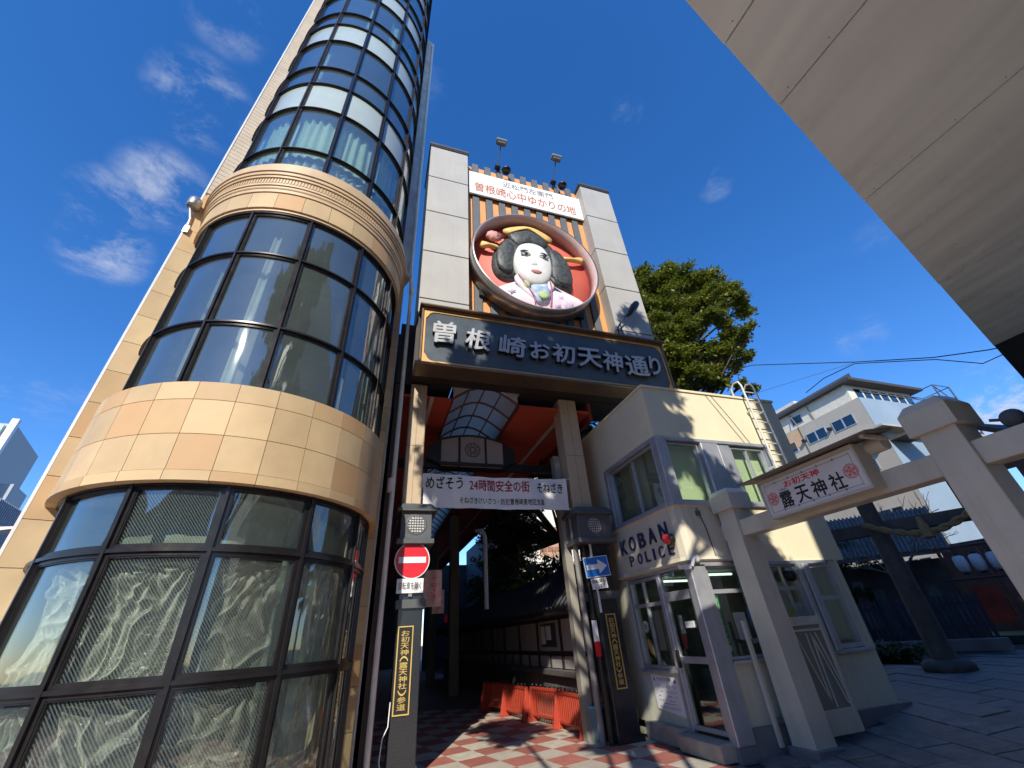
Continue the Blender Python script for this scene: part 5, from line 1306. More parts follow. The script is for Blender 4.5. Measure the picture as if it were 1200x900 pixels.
part('wall', MB().box(3.3, 40, -16, -4.5, 0, 19), M('street_building_wall', (.42, .38, .31), .6, var=.1), bk)
f = MB()
for k in range(4):
    for j in range(9): f.box(4.2 + j * 3.6, 6.8 + j * 3.6, -4.55, -4.52, 1.0 + k * 4, 3.4 + k * 4)
part('windows', f, winglass_far, bk)
for i, (x0, x1, y1, h, lab) in enumerate(((-20, -3, -24, 16, 'grey office block across the street behind the viewpoint, mirrored in the tower glass'), (-42, -21, -27, 14, 'tan shop block across the street, behind the viewpoint to the left'), (-75, -44, -22, 17, 'darker long block at the far end of the street behind the viewpoint'))):
    bk2 = thing('office_block', lab, 'building', (x0, y1, 0))
    part('wall', MB().box(x0, x1, y1 - 10, y1, 0, h), M('office_tone_%s' % ('grey', 'tan', 'dark')[i], [(.16, .17, .17), (.20, .17, .13), (.10, .11, .12)][i], .7, var=.25, scale=.5), bk2)
    f = MB()
    for k in range(int(h / 3.3)):
        xx = x0 + .6
        while xx < x1 - 1.8: f.box(xx, xx + 1.3, y1, y1 + .05, 1.2 + k * 3.2, 2.9 + k * 3.2); xx += 2.0
    o = part('windows', f, winglass_far, bk2); o['kind'] = 'stuff'
# ================================================================== SECOND TORII (dark stone) with rope
st = M('dark_stone', (.085, .08, .075), .8, var=.3, scale=4, bump=.4, bscale=20)
t2 = thing('stone_torii', 'dark stone torii with a straw rope behind the beige one', 'torii', (11.15, 6.75, .5))
dv = Vector((.495, -.869, 0))    # along its beams, towards the right post
P1 = Vector((11.15, 6.78, 0)); P2_ = P1 + dv * 3.6
for p in (P1, P2_):
    part('post', MB().tube([(p.x, p.y, .5), (p.x, p.y, 2.2), (p.x, p.y, 3.95)], [.21, .19, .17], 18), st, t2)
    part('base', MB().lathe([(0, .5), (.42, .5), (.42, .62), (.36, .68), (.22, .70), (0, .7)], (p.x, p.y, 0), 'z', 22), st, t2)
def beam2(s0, s1, z0, z1, w, mb):
    n_ = Vector((-dv.y, dv.x, 0)); q = [P1 + dv * s0 - n_ * w, P1 + dv * s1 - n_ * w, P1 + dv * s1 + n_ * w, P1 + dv * s0 + n_ * w]
    return mb.hexa([(a.x, a.y, z0) for a in q] + [(a.x, a.y, z1) for a in q])
part('tie_beam', beam2(-1.2, 4.6, 3.08, 3.34, .09, MB()), st, t2, bevel=.01)
part('top_beam', beam2(-1.3, 4.9, 3.95, 4.15, .16, beam2(-1.4, 5.0, 4.15, 4.28, .22, MB())), st, t2, bevel=.02)
part('tablet', beam2(1.55, 2.05, 3.36, 3.93, .06, MB()), st, t2)
straw = M('straw_rope', (.26, .19, .09), .9, var=.3, scale=20, bump=.6)
n_ = Vector((-dv.y, dv.x, 0))
pts = []; pts2 = []
for i in range(60):
    u = i / 59; s = -.2 + 3.9 * u
    c = P1 + dv * s - n_ * .30; z = 3.30 - .34 * math.sin(PI * ((u * 2) % 1)) 
    a = i * .9
    pts.append((c.x + .035 * math.cos(a), c.y, z + .035 * math.sin(a))); pts2.append((c.x - .035 * math.cos(a), c.y, z - .035 * math.sin(a)))
rp = part('rope_strand', MB().tube(pts, .045, 7), straw, t2); part('rope_strand', MB().tube(pts2, .045, 7), straw, t2)
for u in (.5, .75, .25):
    s = -.2 + 3.9 * u; c = P1 + dv * s - n_ * .30; b = MB()
    b.tube([(c.x, c.y, 3.28), (c.x + .02, c.y, 3.10), (c.x, c.y, 2.85)], [.05, .09, .12], 9); part('tassel', b, straw, t2)

# ================================================================== GARDEN AND FENCES BEYOND
blue_d = M('dark_blue_paint', (.035, .04, .065), .6, var=.25)
pf = thing('picket_fence', 'dark blue picket fence on a low kerb behind the stone torii', 'fence', (15.4, 9.2, .5))
A, Bv = Vector((14.55, 10.75, 0)), Vector((16.0, 8.25, 0)); dd = (Bv - A).normalized(); Lf = (Bv - A).length; nn_ = Vector((-dd.y, dd.x, 0))
def fbox(mb, s0, s1, w0, w1, z0, z1):
    q = [A + dd * s0 + nn_ * w0, A + dd * s1 + nn_ * w0, A + dd * s1 + nn_ * w1, A + dd * s0 + nn_ * w1]; return mb.hexa([(a.x, a.y, z0) for a in q] + [(a.x, a.y, z1) for a in q])
me_k = fbox(MB(), 0, .085, -.015, .015, .82, 1.85)
s = 0
part('kerb', fbox(MB(), -.2, Lf + .2, -.12, .15, .5, .80), M('kerb_stone', (.22, .21, .20), .8, var=.2), pf, bevel=.02)
part('rail', fbox(fbox(MB(), -.1, Lf + .1, .016, .05, 1.05, 1.12), -.1, Lf + .1, .016, .05, 1.6, 1.67), blue_d, pf)
while s < Lf: part('picket', fbox(MB(), s, s + .085, -.015, .015, .82, 1.85), blue_d, pf); s += .125
gp = M('green_painted_board', (.03, .10, .06), .6, var=.15)
single('green_platform', MB().box(18.5, 26, 5.0, 12.2, .52, .72), M('green_mat', (.035, .10, .065), .8, var=.2), 'flat dark green platform on the ground past the end of the picket fence', 'platform')
single('stone_block', MB().box(9.75, 10.9, 8.1, 8.6, .4, .95).box(9.7, 10.95, 8.05, 8.65, .95, 1.05), M('grey_block', (.16, .16, .14), .8, var=.25, bump=.3), 'low grey stone block at the back corner of the police box', 'stone block', bevel=.02)
# shrine office behind: dark wall, brownish roof; then a row of white lanterns, posts and red boards
def ring_pt(a_, r_): return (r_ * math.sin(R(a_)), r_ * math.cos(R(a_)))
so = thing('shrine_office', 'low dark shrine building with a brownish roof behind the picket fence', 'building', (17, 12, .5))
q0, q1 = ring_pt(49, 20), ring_pt(62.3, 21)
def wall_between(mb, p, q, th, z0, z1):
    d = Vector((q[0] - p[0], q[1] - p[1], 0)).normalized(); n = Vector((-d.y, d.x, 0)) * th
    c = [(p[0], p[1]), (q[0], q[1]), (q[0] + n.x, q[1] + n.y), (p[0] + n.x, p[1] + n.y)]
    return mb.hexa([(x, y, z0) for x, y in c] + [(x, y, z1) for x, y in c])
part('wall', wall_between(MB(), q0, q1, .3, .5, 3.0), M('office_dark_wall', (.10, .10, .11), .8, var=.35, scale=2), so)
r0_, r1_ = ring_pt(49, 18.9), ring_pt(63, 19.9); s0_, s1_ = ring_pt(49, 22.5), ring_pt(63, 23.6)
part('roof', MB().hexa([(r0_[0], r0_[1], 3.05), (r1_[0], r1_[1], 3.05), (s1_[0], s1_[1], 4.9), (s0_[0], s0_[1], 4.9), (r0_[0], r0_[1], 3.15), (r1_[0], r1_[1], 3.15), (s1_[0], s1_[1], 5.0), (s0_[0], s0_[1], 5.0)]), M('office_roof', (.13, .11, .10), .7, var=.35, scale=5), so)
b = MB()
for k in range(40):
    u = k / 39; p = (r0_[0] + (r1_[0] - r0_[0]) * u, r0_[1] + (r1_[1] - r0_[1]) * u); q = (s0_[0] + (s1_[0] - s0_[0]) * u, s0_[1] + (s1_[1] - s0_[1]) * u); b.tube([(p[0], p[1], 3.17), (q[0], q[1], 5.02)], .05, 5)
o = part('roof_rolls', b, MATS['office_roof'], so, fix=False); o['kind'] = 'stuff'
for k in range(9):
    a_ = 50.5 + k * 1.35; p = ring_pt(a_, 19.9); q = ring_pt(a_ + .9, 20.0)
    part('panel', wall_between(MB(), p, q, .05, .9 + .2 * (k % 2), 2.5 - .3 * (k % 3)), M('panel_%d_tone' % (k % 3), [(.20, .19, .18), (.09, .12, .11), (.15, .12, .15)][k % 3], .7, var=.4, scale=4), so)
ah = thing('alley_house', 'dark red-brown house front behind the row of white lanterns', 'building', (23, 9, .5))
part('wall', wall_between(MB(), ring_pt(62.3, 24), ring_pt(78, 22), .3, .5, 3.6), M('alley_wall', (.09, .06, .06), .8, var=.5, scale=1.5), ah)
part('red_board', wall_between(MB(), ring_pt(62.9, 22.6), ring_pt(64.6, 22.4), .05, 1.0, 2.1), M('dull_red_board', (.28, .05, .03), .6, var=.4), ah)
part('orange_board', wall_between(MB(), ring_pt(65.3, 22.6), ring_pt(66.9, 22.4), .05, .9, 1.7), M('dull_orange_board', (.30, .13, .05), .6, var=.4), ah)
part('white_sheet', wall_between(MB(), ring_pt(67.6, 22.5), ring_pt(68.2, 22.5), .05, 1.1, 1.5), swhite, ah)
lf_ = thing('lantern_frame', 'thin reddish timber frame carrying the row of white lanterns', 'frame', (18, 9, .5))
b = MB()
for a_ in (62.1, 64.9, 68.3): p = ring_pt(a_, 19.6); b.tube([(p[0], p[1], .5), (p[0], p[1], 3.2)], .05, 6)
p, q = ring_pt(61.8, 19.6), ring_pt(70, 19.6)
for z in (3.15, 2.25): b.tube([(p[0], p[1], z), (q[0], q[1], z)], .04, 6)
part('frame', b, M('reddish_post', (.14, .06, .045), .6), lf_)
lanm = M('white_lantern_paper', (.70, .72, .74), .7)
for i, a_ in enumerate((63.2, 64.3, 65.4, 66.5, 67.6)):
    x, y = ring_pt(a_, 19.6)
    tl = thing('paper_lantern', ('leftmost', 'second', 'third', 'fourth', 'rightmost')[i] + ' white paper lantern in the row under the timber frame', 'lantern', (x, y, 2.6), group='white lanterns in a row')
    part('shade', MB().lathe([(.08, 2.42), (.14, 2.46), (.16, 2.65), (.14, 2.86), (.08, 2.90)], (x, y, 0), 'z', 16), lanm, tl)
    part('cap', MB().lathe([(0, 2.90), (.09, 2.90), (.09, 2.95), (0, 2.95)], (x, y, 0), 'z', 12).lathe([(0, 2.37), (.08, 2.37), (.08, 2.42), (0, 2.42)], (x, y, 0), 'z', 12), black, tl)

# dark roofed gate peeking past the right torii post
rg = thing('roofed_gate', 'dark timber gate roof with a round grey ridge end, seen past the right torii post', 'roof', (11.6, 4.0, .5))
dkw = M('dark_brown_wood', (.045, .035, .03), .6, var=.25)
part('roof_slope', MB().hexa([(11.1, 4.3, 4.62), (12.6, 4.3, 4.7), (12.6, 3.55, 4.18), (11.1, 3.7, 4.15), (11.1, 4.3, 4.74), (12.6, 4.3, 4.82), (12.6, 3.55, 4.30), (11.1, 3.7, 4.27)]).hexa([(11.1, 3.7, 4.15), (12.6, 3.55, 4.18), (12.6, 2.2, 4.75), (11.1, 2.2, 4.70), (11.1, 3.7, 4.27), (12.6, 3.55, 4.30), (12.6, 2.2, 4.87), (11.1, 2.2, 4.82)]), dkw, rg)
part('ridge_end', MB().lathe([(0, -.12), (.15, -.10), (.18, 0), (.15, .10), (0, .12)], (11.2, 3.62, 4.50), 'x', 20).tube([(11.2, 3.8, 4.55), (11.2, 3.92, 4.60)], .03, 8), M('grey_ridge', (.12, .12, .12), .6), rg)
part('post', MB().box(11.4, 11.6, 3.9, 4.1, .5, 4.4).box(11.4, 11.6, 2.2, 2.4, .5, 4.7).box(11.42, 11.52, 2.2, 4.4, 3.75, 3.9), dkw, rg)

# ================================================================== FAR BUILDINGS
fb = thing('apartment_building', 'beige six-storey building with pairs of windows and a rooftop floor, beyond the shrine', 'building', (41, 23, 0))
fw = M('beige_far_wall', (.42, .385, .32), .75, var=.06, scale=.5, streak=.15); fwo = M('orange_beige_panel', (.58, .38, .22), .75, var=.06, scale=.5)
fwb = M('blue_white_side', (.25, .33, .40), .6, var=.08, scale=.4, streak=.2)
XF, YF2 = 35.6, 17.9
part('wall', MB().box(XF, 48, YF2 + .02, 27.2, 0, 12.95).box(XF - .5, 48, YF2 + .02, 27.2, 13.1, 15.9), fw, fb)
part('side_wall', MB().box(XF - .5, 48, YF2 - .02, YF2 + .015, 13.1, 15.9).box(XF, 48, YF2 - .02, YF2 + .015, 0, 12.95), fwb, fb)
part('orange_panel', MB().box(XF - .52, XF - .50, 23.4, 27.2, 14.3, 15.7), fwo, fb)
part('ledge', MB().box(XF - 1.4, 48.2, YF2 - .9, 27.4, 12.95, 13.1), fw, fb)
part('balcony_floor', MB().box(XF + .1, 38, YF2 - 2.2, YF2 - .05, 12.2, 12.4), M('balcony_dark', (.10, .08, .06), .7), fb)
part('penthouse_wall', MB().box(XF + .35, 44, YF2 + .9, 27.0, 15.9, 17.7).box(XF + 1.5, 40, 24, 26.8, 17.9, 19.2).box(XF - .2, XF + 3, 26.2, 28.6, 15.9, 18.5), M('penthouse_white', (.62, .59, .50), .7, var=.08, streak=.2), fb)
part('penthouse_roof', MB().box(XF - .15, 44.6, YF2 + .1, 27.2, 17.7, 17.95), M('roof_edge_dark', (.05, .045, .045), .6), fb)
f = MB()
for k in range(7): f.box(XF + 1.2 + k * 1.05, XF + 2.0 + k * 1.05, YF2 + .86, YF2 + .88, 16.1, 17.4)
part('penthouse_windows', f, winglass_far, fb)
part('parapet_rail', MB().box(XF + .3, 44, YF2 + .05, YF2 + .1, 16.55, 16.62).box(XF + .3, XF + .35, YF2 + .1, 27, 17.95, 18.35), greymet, fb)
for (ya, yb, z) in ((18.9, 20.7, 14.55), (21.3, 23.1, 14.55), (24.2, 25.6, 14.45), (19.3, 20.9, 11.0), (22.0, 23.6, 11.0), (24.4, 26.0, 11.0), (19.3, 20.9, 7.4), (22.0, 23.6, 7.4), (24.4, 26.0, 7.4), (19.3, 20.9, 4.0), (22.0, 23.6, 4.0)):
    xx = XF - .5 if z > 13 else XF
    w = part('window', MB().box(xx - .05, xx + .01, ya, yb, z - .45, z - .40).box(xx - .05, xx + .01, ya, yb, z + .40, z + .45).box(xx - .05, xx + .01, ya, ya + .06, z - .4, z + .4).box(xx - .05, xx + .01, yb - .06, yb, z - .4, z + .4).box(xx - .05, xx + .01, (ya + yb) / 2 - .05, (ya + yb) / 2 + .05, z - .4, z + .4), alu, fb)
    part('pane', MB().box(xx - .02, xx - .012, ya + .06, (ya + yb) / 2 - .05, z - .4, z + .4).box(xx - .02, xx - .012, (ya + yb) / 2 + .05, yb - .06, z - .4, z + .4), winglass_far, w)
    part('air_conditioner', MB().box(xx - .3, xx, yb + .12, yb + .35, z - .1, z + .12), black if z > 13 else greymet, fb)
for (ya, z) in ((23.2, 16.9), (25.6, 16.7)):
    w = part('window', MB().box(XF + .3, XF + .36, ya, ya + 1.1, z - .4, z + .4), alu, fb); part('pane', MB().box(XF + .28, XF + .30, ya + .06, ya + 1.04, z - .34, z + .34), winglass_far, w)
part('drain_pipe', MB().tube([(XF - .56, 23.3, 13), (XF - .56, 23.3, 15.9), (XF + .28, 24.2, 17.6)], .04, 6).tube([(XF + .28, 22.2, 15.9), (XF + .28, 22.4, 17.6)], .04, 6), M('pipe_dark', (.2, .17, .12), .6), fb)
b = MB()
for k in range(4):
    x = 44.5 + (k % 2) * 2.2; y = 17.2 + (k // 2) * 2.0; b.tube([(x, y, 12.5), (x, y, 17.8)], .06, 6)
for z in (13.4, 14.5, 15.6, 16.7, 17.8): b.tube([(44.5, 17.2, z), (46.7, 17.2, z), (46.7, 19.2, z), (44.5, 19.2, z), (44.5, 17.2, z)], .04, 5)
b.tube([(44.5, 17.2, 13.4), (46.7, 17.2, 15.6), (44.5, 17.2, 17.8)], .04, 5).tube([(44.5, 19.2, 13.4), (44.5, 17.2, 15.6), (44.5, 19.2, 17.8)], .04, 5)
single('steel_stair_frame', b, M('dark_blue_steel', (.05, .06, .09), .5), 'dark openwork steel stair frame at the right end of the beige building roof', 'stair')

# lighter building seen through the trees inside the arcade
lb_ = thing('white_building', 'sunlit white building with brown windows seen through the trees inside the arcade', 'building', (14, 29, 0))
wb = M('white_far_wall', (.78, .74, .66), .7, var=.05, scale=.6)
part('wall', MB().box(9.6, 17.5, 28, 36, 0, 12.5), wb, lb_)
part('side_wall', MB().box(7.6, 9.6, 29, 36, 0, 8), M('blue_grey_wall', (.10, .11, .12), .7, var=.2), lb_)
for (z, h) in ((7.75, .45), (7.15, .3), (6.55, .3)):
    for k in range(4): part('window', MB().box(11.2 + k * .5, 11.62 + k * .5, 27.93, 28.0, z, z + h), M('brown_window', (.30, .16, .10), .6), lb_)
part('brick_panel', MB().box(11.1, 13.2, 27.96, 27.995, 6.2, 7.7), M('pink_brick', (.50, .30, .20), .7, var=.1), lb_)
lb3 = thing('cream_building', 'cream building with balconies just visible under the tree at the end of the name board', 'building', (22, 22, 0))
part('wall', MB().box(20, 27, 20, 27, 0, 12.6), M('cream_far_wall', (.60, .54, .42), .7, var=.1), lb3)
for z in (9.6, 11.2): part('balcony', MB().box(19.2, 20, 19.2, 24, z, z + .5).box(20, 24, 19.2, 20, z, z + .5), wb, lb3)
for z in (10.2, 11.8): part('window', MB().box(20.5, 21.6, 19.97, 20, z, z + .8), M('ochre_window', (.40, .26, .12), .6), lb3)

# far left towers
lf = thing('grey_office_tower', 'grey slab office tower with a green glass front, far off at the left edge', 'building', (-40, 52, 0))
gw = M('grey_white_tower', (.36, .38, .40), .6, var=.05, scale=.2)
part('wall', MB().hexa([(-50.6, 47.2, 0), (-34.9, 48.8, 0), (-37.6, 57.6, 0), (-53.3, 56, 0), (-50.6, 47.2, 22.6), (-34.9, 48.8, 22.6), (-37.6, 57.6, 22.6), (-53.3, 56, 22.6)]), gw, lf)
part('edge_fin', MB().hexa([(-35.3, 48.5, 0), (-34.75, 48.55, 0), (-34.9, 49.1, 0), (-35.4, 49.0, 0), (-35.3, 48.5, 23.1), (-34.75, 48.55, 23.1), (-34.9, 49.1, 23.1), (-35.4, 49.0, 23.1)]), M('white_fin', (.7, .7, .7), .5), lf)
part('annex', MB().hexa([(-35.5, 50.4, 0), (-33.6, 50.6, 0), (-34.6, 54.4, 0), (-36.5, 54.2, 0), (-35.5, 50.4, 17.2), (-33.6, 50.6, 17.2), (-34.6, 54.4, 17.2), (-36.5, 54.2, 17.2)]), gw, lf)
glm = M('green_glass_wall', (.34, .46, .42), .25, var=.25, scale=.8)
part('glass_wall', MB().hexa([(-50.5, 46.9, 3), (-35.5, 48.4, 3), (-35.5, 48.7, 3), (-50.5, 47.2, 3), (-50.5, 46.9, 22.3), (-35.5, 48.4, 22.3), (-35.5, 48.7, 22.3), (-50.5, 47.2, 22.3)]), glm, lf)
for i in range(6):
    z = 13.2 + i * 1.6; mb_ = MB()
    for k in range(12):
        x = -36.2 - k * 1.15; y = 48.33 + (x + 35.5) * .1
        mb_.hexa([(x - .8, y - .13, z), (x, y - .05, z), (x, y + .1, z), (x - .8, y, z), (x - .8, y - .13, z + .75), (x, y - .05, z + .75), (x, y + .1, z + .75), (x - .8, y, z + .75)])
    o = part('window_row', mb_, winglass_far, lf); o['kind'] = 'stuff'
lf2 = thing('dark_office_block', 'blue-grey office block with pale window fins, low at the left edge', 'building', (-27, 42, 0))
part('wall', MB().hexa([(-38, 39.3, 0), (-27.9, 41.5, 0), (-28.9, 47.2, 0), (-39, 45, 0), (-38, 39.3, 13.3), (-27.9, 41.5, 13.3), (-28.9, 47.2, 13.3), (-39, 45, 13.3)]), M('blue_grey_facade', (.10, .12, .16), .5, var=.15), lf2)
fr3 = MB()
for i in range(16):
    z = .4 + i * .82
    fr3.hexa([(-38.02, 39.22, z), (-27.85, 41.43, z), (-28.85, 47.2, z), (-29, 47.2, z), (-38.02, 39.22, z + .16), (-27.85, 41.43, z + .16), (-28.85, 47.2, z + .16), (-29, 47.2, z + .16)])
for k in range(34):
    u = k / 33; x = -38 + 10.1 * u; y = 39.3 + 2.2 * u; fr3.box(x - .05, x + .05, y - .16, y + .02, 0, 13.25)
for k in range(20):
    u = k / 19; x = -27.9 - 1.0 * u; y = 41.5 + 5.7 * u; fr3.box(x - .02, x + .13, y - .05, y + .05, 0, 13.25)
o = part('facade_fins', fr3, M('pale_fins', (.34, .36, .42), .6), lf2); o['kind'] = 'stuff'
single('street_lamp', MB().tube([(-13.9, 21.4, 0), (-13.9, 21.4, 6.3)], .07, 8).hexa([(-13.7, 21.0, 6.28), (-12.3, 20.0, 6.17), (-12.3, 20.25, 6.17), (-13.7, 21.5, 6.28), (-13.7, 21.0, 6.42), (-12.3, 20.0, 6.22), (-12.3, 20.25, 6.22), (-13.7, 21.5, 6.42)]), whitep, 'pale street lamp arm poking past the left edge of the tiled tower', 'street lamp')

# overhead wires
def wire(name, pts, r, lab):
    single(name, MB().tube(pts, r, 5), black, lab, 'cable')
wire('overhead_wire', [(10.5, 17.5, 11.6), (16.3, 11.6, 11.9), (18.1, 8.6, 10.28), (18.85, 6.78, 9.33), (19.2, 5.6, 8.86), (20.5, 1, 7.5)], .02, 'thick overhead cable with small clips crossing the sky beside the canopy edge')
wire('overhead_wire', [(17.1, 10.4, 9.75), (17.5, 9.7, 10.1), (18.0, 8.65, 10.22), (18.85, 6.75, 9.22), (19.15, 5.9, 8.5), (19.3, 5.2, 8.55), (20.5, 1, 7.0)], .018, 'lower overhead cable that dips down to the roofs at the right')
wire('overhead_wire', [(7.0, 22, 12), (13.5, 14.3, 10.2), (18.0, 8.62, 10.26)], .008, 'thin wire running behind the tree to the overhead cable')

# ================================================================== TREES
def tree(name, lab, base, trunk, clumps, leaves, lsize, lm, group=None, seed=1, limb_r=.09, trunk_r=.28, cat='tree', barkm=None):
    """tapered trunk, limbs to every clump, and thousands of leaf faces packed in the clumps' outer shells"""
    rr = np.random.default_rng(seed)
    t = thing(name, lab, cat, base, group=group)
    bark = barkm or M('bark', (.10, .08, .06), .9, var=.35, scale=12, bump=.6, bscale=18)
    n = len(trunk)
    tb_ = MB().tube(trunk, [trunk_r * (1 - .65 * i / (n - 1)) for i in range(n)], 12)
    top = Vector(trunk[-1])
    for (c, r) in clumps:
        c = Vector(c); k = min(range(n), key=lambda i: (Vector(trunk[i]) - c).length + (0 if Vector(trunk[i]).z < c.z else 3))
        s = Vector(trunk[k]); m_ = (s + c) / 2 + Vector((rr.uniform(-.2, .2), rr.uniform(-.2, .2), -.15 * r))
        tb_.tube([s, m_, c], [limb_r, limb_r * .6, limb_r * .2], 6)
        for q in range(5):
            d = Vector(rr.normal(size=3)).normalized(); tb_.tube([c * .7 + m_ * .3, c + d * r * .45, c + d * r * .9], [limb_r * .3, limb_r * .15, limb_r * .05], 4, cap=False)
    part('trunk', tb_, bark, t, fix=False)
    vols = np.array([r ** 2 for _, r in clumps]); vols = vols / vols.sum()
    V = []; 
    for (c, r), w in zip(clumps, vols):
        m_ = int(leaves * w)
        # little sprays inside each clump give the uneven light and dark grain
        nsub = max(6, int(26 * r * r)); sub = rr.normal(size=(nsub, 3)); sub /= np.linalg.norm(sub, axis=1)[:, None]
        sub = sub * (r * rr.uniform(.45, 1.05, (nsub, 1))) * np.array([1, 1, .8])
        idx = rr.integers(0, nsub, m_)
        p = sub[idx] + rr.normal(size=(m_, 3)) * (.17 * r ** .5) * np.array([1, 1, .6]) + np.array(c)
        a = rr.normal(size=(m_, 3)); a /= np.linalg.norm(a, axis=1)[:, None]
        up = np.array([0, 0, 1.0]) + rr.normal(size=(m_, 3)) * .55
        bvec = np.cross(up, a); bvec /= np.linalg.norm(bvec, axis=1)[:, None]
        a = np.cross(bvec, up); a /= np.linalg.norm(a, axis=1)[:, None]
        sz = lsize * rr.uniform(.6, 1.3, (m_, 1))
        q = np.stack([p - a * sz, p + bvec * sz * .45, p + a * sz, p - bvec * sz * .45], 1)
        V.append(q.reshape(-1, 3))
    V = np.concatenate(V) - np.array(base)
    me = bpy.data.meshes.new('crown'); nq = len(V) // 4
    me.vertices.add(len(V)); me.vertices.foreach_set('co', V.astype(np.float32).ravel())
    me.loops.add(nq * 4); me.loops.foreach_set('vertex_index', np.arange(nq * 4, dtype=np.int32))
    me.polygons.add(nq); me.polygons.foreach_set('loop_start', np.arange(0, nq * 4, 4, dtype=np.int32))
    me.update(calc_edges=True); me.validate()
    me.materials.append(lm)
    o = bpy.data.objects.new('crown', me); COL.objects.link(o); o.parent = t; ORG[o.name] = Vector(base)
    return t
def along(px_az, el, dist_):
    return (dist_ * math.sin(R(px_az)), dist_ * math.cos(R(px_az)), CAM_H + dist_ * math.tan(R(el)))
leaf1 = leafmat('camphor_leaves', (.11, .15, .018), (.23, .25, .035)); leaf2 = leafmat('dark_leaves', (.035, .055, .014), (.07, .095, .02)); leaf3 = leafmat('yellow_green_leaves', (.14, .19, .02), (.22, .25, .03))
CR = [((11.79, 11.99, 16.77), 0.83), ((12.63, 11.57, 16.55), 0.9), ((13.29, 11.02, 15.87), 0.96), ((14.13, 10.58, 15.63), 0.87), ((14.05, 9.79, 14.27), 0.81), ((14.52, 9.94, 13.47), 0.65), ((12.59, 8.65, 10.92), 0.37), ((13.25, 9.69, 11.34), 0.46), ((12.51, 12.45, 15.86), 1.0), ((12.55, 11.3, 14.53), 1.0), ((13.61, 11.07, 14.55), 0.93), ((12.36, 9.34, 12.25), 0.59), ((11.39, 11.83, 13.42), 0.9), ((11.38, 11.02, 12.28), 0.91), ((12.47, 10.97, 12.93), 0.73), ((13.69, 9.55, 13.7), 0.64), ((10.65, 10.89, 10.93), 0.79), ((11.43, 10.86, 10.81), 0.73), ((10.71, 11.79, 10.46), 0.68), ((12.58, 12.28, 11.02), 0.65), ((13.09, 11.14, 11.71), 0.71), ((12.3, 9.62, 10.78), 0.57), ((13.92, 10.23, 11.51), 0.55), ((12.63, 9.08, 10.12), 0.3), ((13.18, 10.43, 10.64), 0.53), ((11.77, 10.13, 9.94), 0.56), ((11.16, 10.33, 9.79), 0.5), ((14.22, 10.14, 11.95), 0.35), ((12.74, 9.25, 11.61), 0.39), ((10.46, 11.79, 15.36), 0.78), ((11.67, 13.38, 15.32), 0.93), ((14.01, 10.43, 9.54), 0.29), ((12.64, 9.73, 9.14), 0.24), ((12.41, 12.62, 10.43), 0.58), ((12.12, 11.34, 9.9), 0.54), ((11.36, 12.6, 10.03), 0.56), ((11.91, 10.27, 9.46), 0.44), ((11.8, 13.12, 12.68), 0.78), ((13.2, 10.71, 10.1), 0.33), ((11.91, 13.11, 14.01), 0.81)]
tree('camphor_tree', 'big round-crowned green tree rising behind the gate and the police box', (11.6, 12.8, 0), [(11.6, 12.8, 0), (11.5, 12.7, 4), (11.7, 12.3, 8), (11.9, 11.9, 11.5)], CR, 84000, .095, leaf1, seed=3)
# shrine evergreens seen under the arcade roof, clumps added overhead to shade the wall
cl = []
rr_ = random.Random(11)
for k in range(75):
    x = rr_.uniform(5.0, 10.2); y = rr_.uniform(10.5, 20); z = rr_.uniform(3.4, 9.0)
    a = math.degrees(math.atan2(x, y)); e = math.degrees(math.atan2(z - 1.6, math.hypot(x, y)))
    if 20.0 < a < 26.4 and 8.0 < e < 15.0: continue
    cl.append(((x, y, z), rr_.uniform(.6, 1.0)))
for k in range(26): cl.append(((rr_.uniform(5.3, 6.9), rr_.uniform(16, 24), rr_.uniform(3.4, 7.4)), rr_.uniform(.7, 1.0)))
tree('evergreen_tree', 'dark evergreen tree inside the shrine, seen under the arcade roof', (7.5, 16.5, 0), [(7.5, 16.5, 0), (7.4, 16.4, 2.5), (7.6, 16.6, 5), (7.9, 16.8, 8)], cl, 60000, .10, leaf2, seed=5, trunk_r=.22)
cl = [((5.3, 14.8, 3.2), .5), ((5.6, 15.3, 2.9), .5), ((5.1, 14.2, 2.9), .45)]
tree('low_shrub', 'sunlit yellow-green bush just above the shrine wall roof', (5.4, 14.8, 0), [(5.4, 14.8, 0), (5.4, 14.8, 1.6), (5.4, 14.8, 2.6)], cl, 5000, .06, leaf3, seed=8, trunk_r=.06, limb_r=.03, cat='bush')
# trees in the shrine garden
cl = [((rr_.uniform(13.5, 17.5), rr_.uniform(11.0, 14.5), rr_.uniform(1.9, 3.4)), rr_.uniform(.5, .9)) for k in range(16)]
tree('garden_tree', 'dark clipped evergreen behind the picket fence', (15.3, 12.2, .5), [(15.3, 12.2, .5), (15.3, 12.2, 1.5), (15.3, 12.2, 2.6)], cl, 16000, .08, leafmat('bluish_leaves', (.03, .075, .045), (.05, .12, .06)), seed=9, trunk_r=.15)
cl = [((12.2, 8.7, .75), .38), ((12.6, 8.3, .75), .35), ((11.8, 8.9, .8), .35)]
tree('base_shrub', 'low dark shrub at the foot of the stone torii', (12.2, 8.6, .45), [(12.2, 8.6, .45), (12.2, 8.6, .6), (12.2, 8.6, .8)], cl, 3000, .05, leaf2, seed=10, trunk_r=.04, limb_r=.02, cat='bush')
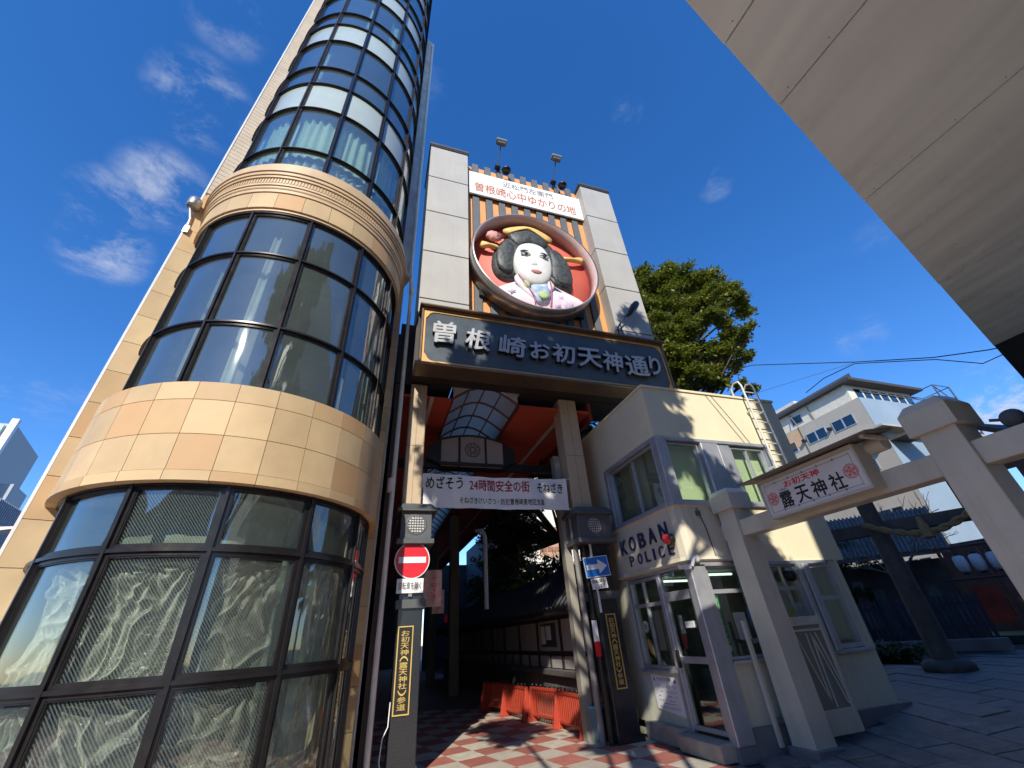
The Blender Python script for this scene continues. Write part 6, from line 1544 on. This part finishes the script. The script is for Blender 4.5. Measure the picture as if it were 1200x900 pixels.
# street tree behind the viewpoint, unseen; clumps placed to shade gate and police box
cl = [((-0.89, -1.99, 13.74), 0.9), ((0.0, -2.22, 13.7), 1.0), ((1.11, -1.99, 13.94), 1.0), ((1.94, -2.38, 13.81), 0.9), ((2.71, -1.99, 14.34), 0.9), ((-1.49, -1.99, 14.54), 0.5), ((1.71, -1.99, 14.94), 0.8), ((2.91, -1.79, 15.54), 0.8), ((0.14, -2.38, 15.01), 0.7), ((1.45, -2.43, 11.59), 0.55), ((1.72, -2.04, 10.62), 0.4), ((1.76, -0.48, 8.27), 0.45), ((2.36, -1.28, 8.37), 0.5), ((2.76, -1.58, 8.37), 0.7), ((2.76, -1.78, 7.57), 0.6), ((2.96, -1.28, 9.07), 0.5), ((0.25, -0.43, 6.29), 0.6), ((-1.26, 0.42, 7.11), 0.8), ((3.1, -1.81, 7.83), 0.6), ((2.71, -1.99, 13.94), 0.6), ((1.59, -0.46, 6.95), 0.5), ((0.92, -0.14, 6.72), 0.4), ((1.42, -1.54, 10.62), 0.5), ((1.32, -1.07, 11.08), 0.6), ((1.49, -0.69, 9.91), 0.6), ((1.52, -1.21, 9.56), 0.55), ((1.38, -0.32, 10.57), 0.6), ((1.49, -0.09, 9.51), 0.5), ((1.59, -0.66, 9.05), 0.4), ((0.62, -0.37, 8.78), 0.45), ((0.72, -0.37, 7.78), 0.35), ((-2.42, -0.86, 10.26), 0.62), ((-1.9, -1.47, 10.7), 0.62), ((-1.37, -2.09, 11.13), 0.62), ((-0.16, -1.17, 10.48), 0.62), ((0.27, -1.78, 10.92), 0.62), ((-2.42, -0.86, 11.16), 0.62), ((-1.9, -1.47, 11.6), 0.62), ((-1.37, -2.09, 12.03), 0.62), ((-0.16, -1.17, 11.38), 0.62), ((0.27, -1.78, 11.82), 0.62), ((-2.42, -0.86, 12.16), 0.62), ((-1.9, -1.47, 12.6), 0.62), ((-1.37, -2.09, 13.03), 0.62), ((-0.16, -1.17, 12.38), 0.62), ((0.27, -1.78, 12.82), 0.62)]
tree('street_tree', 'tall street tree behind the viewpoint whose crown dapples the gate', (-.6, -3.0, 0), [(-.6, -3.0, 0), (-.5, -3.0, 4), (-.1, -2.6, 8), (.3, -2.3, 12)], cl, 75000, .12, leaf2, seed=12, trunk_r=.26)
# bare cherry twigs in the garden and in the arcade
def bare(name, lab, base, h, seed, spread=1.0, depth=5, r0=.07):
    q = random.Random(seed); mb = MB()
    def grow(p, d, l, r, k):
        e = p + d * l; mid = p + d * l * .5 + Vector((q.uniform(-1, 1), q.uniform(-1, 1), q.uniform(-1, 1))) * l * .08
        mb.tube([p, mid, e], [r, r * .85, r * .7], 5, cap=False)
        if k == 0: return
        for _ in range(3 if k > 1 else 2):
            nd = (d + Vector((q.uniform(-1, 1), q.uniform(-1, 1), q.uniform(-.5, .8))) * .75 * spread).normalized()
            grow(e, nd, l * q.uniform(.6, .85), r * .62, k - 1)
    grow(Vector(base), Vector((0, 0, 1)), h, r0, depth)
    t = thing(name, lab, 'tree', base); part('branches', mb, M('grey_bark', (.22, .19, .17), .9, var=.3), t, fix=False); return t
bare('bare_tree', 'leafless cherry tree with fine branches behind the picket fence', (16.3, 9.9, .5), 1.35, 4, 1.1, 5, .08)
bare('bare_tree', 'leafless thin-branched tree just above the shrine wall in the arcade', (5.6, 14.6, 1.6), 1.0, 9, 1.1, 4, .045)
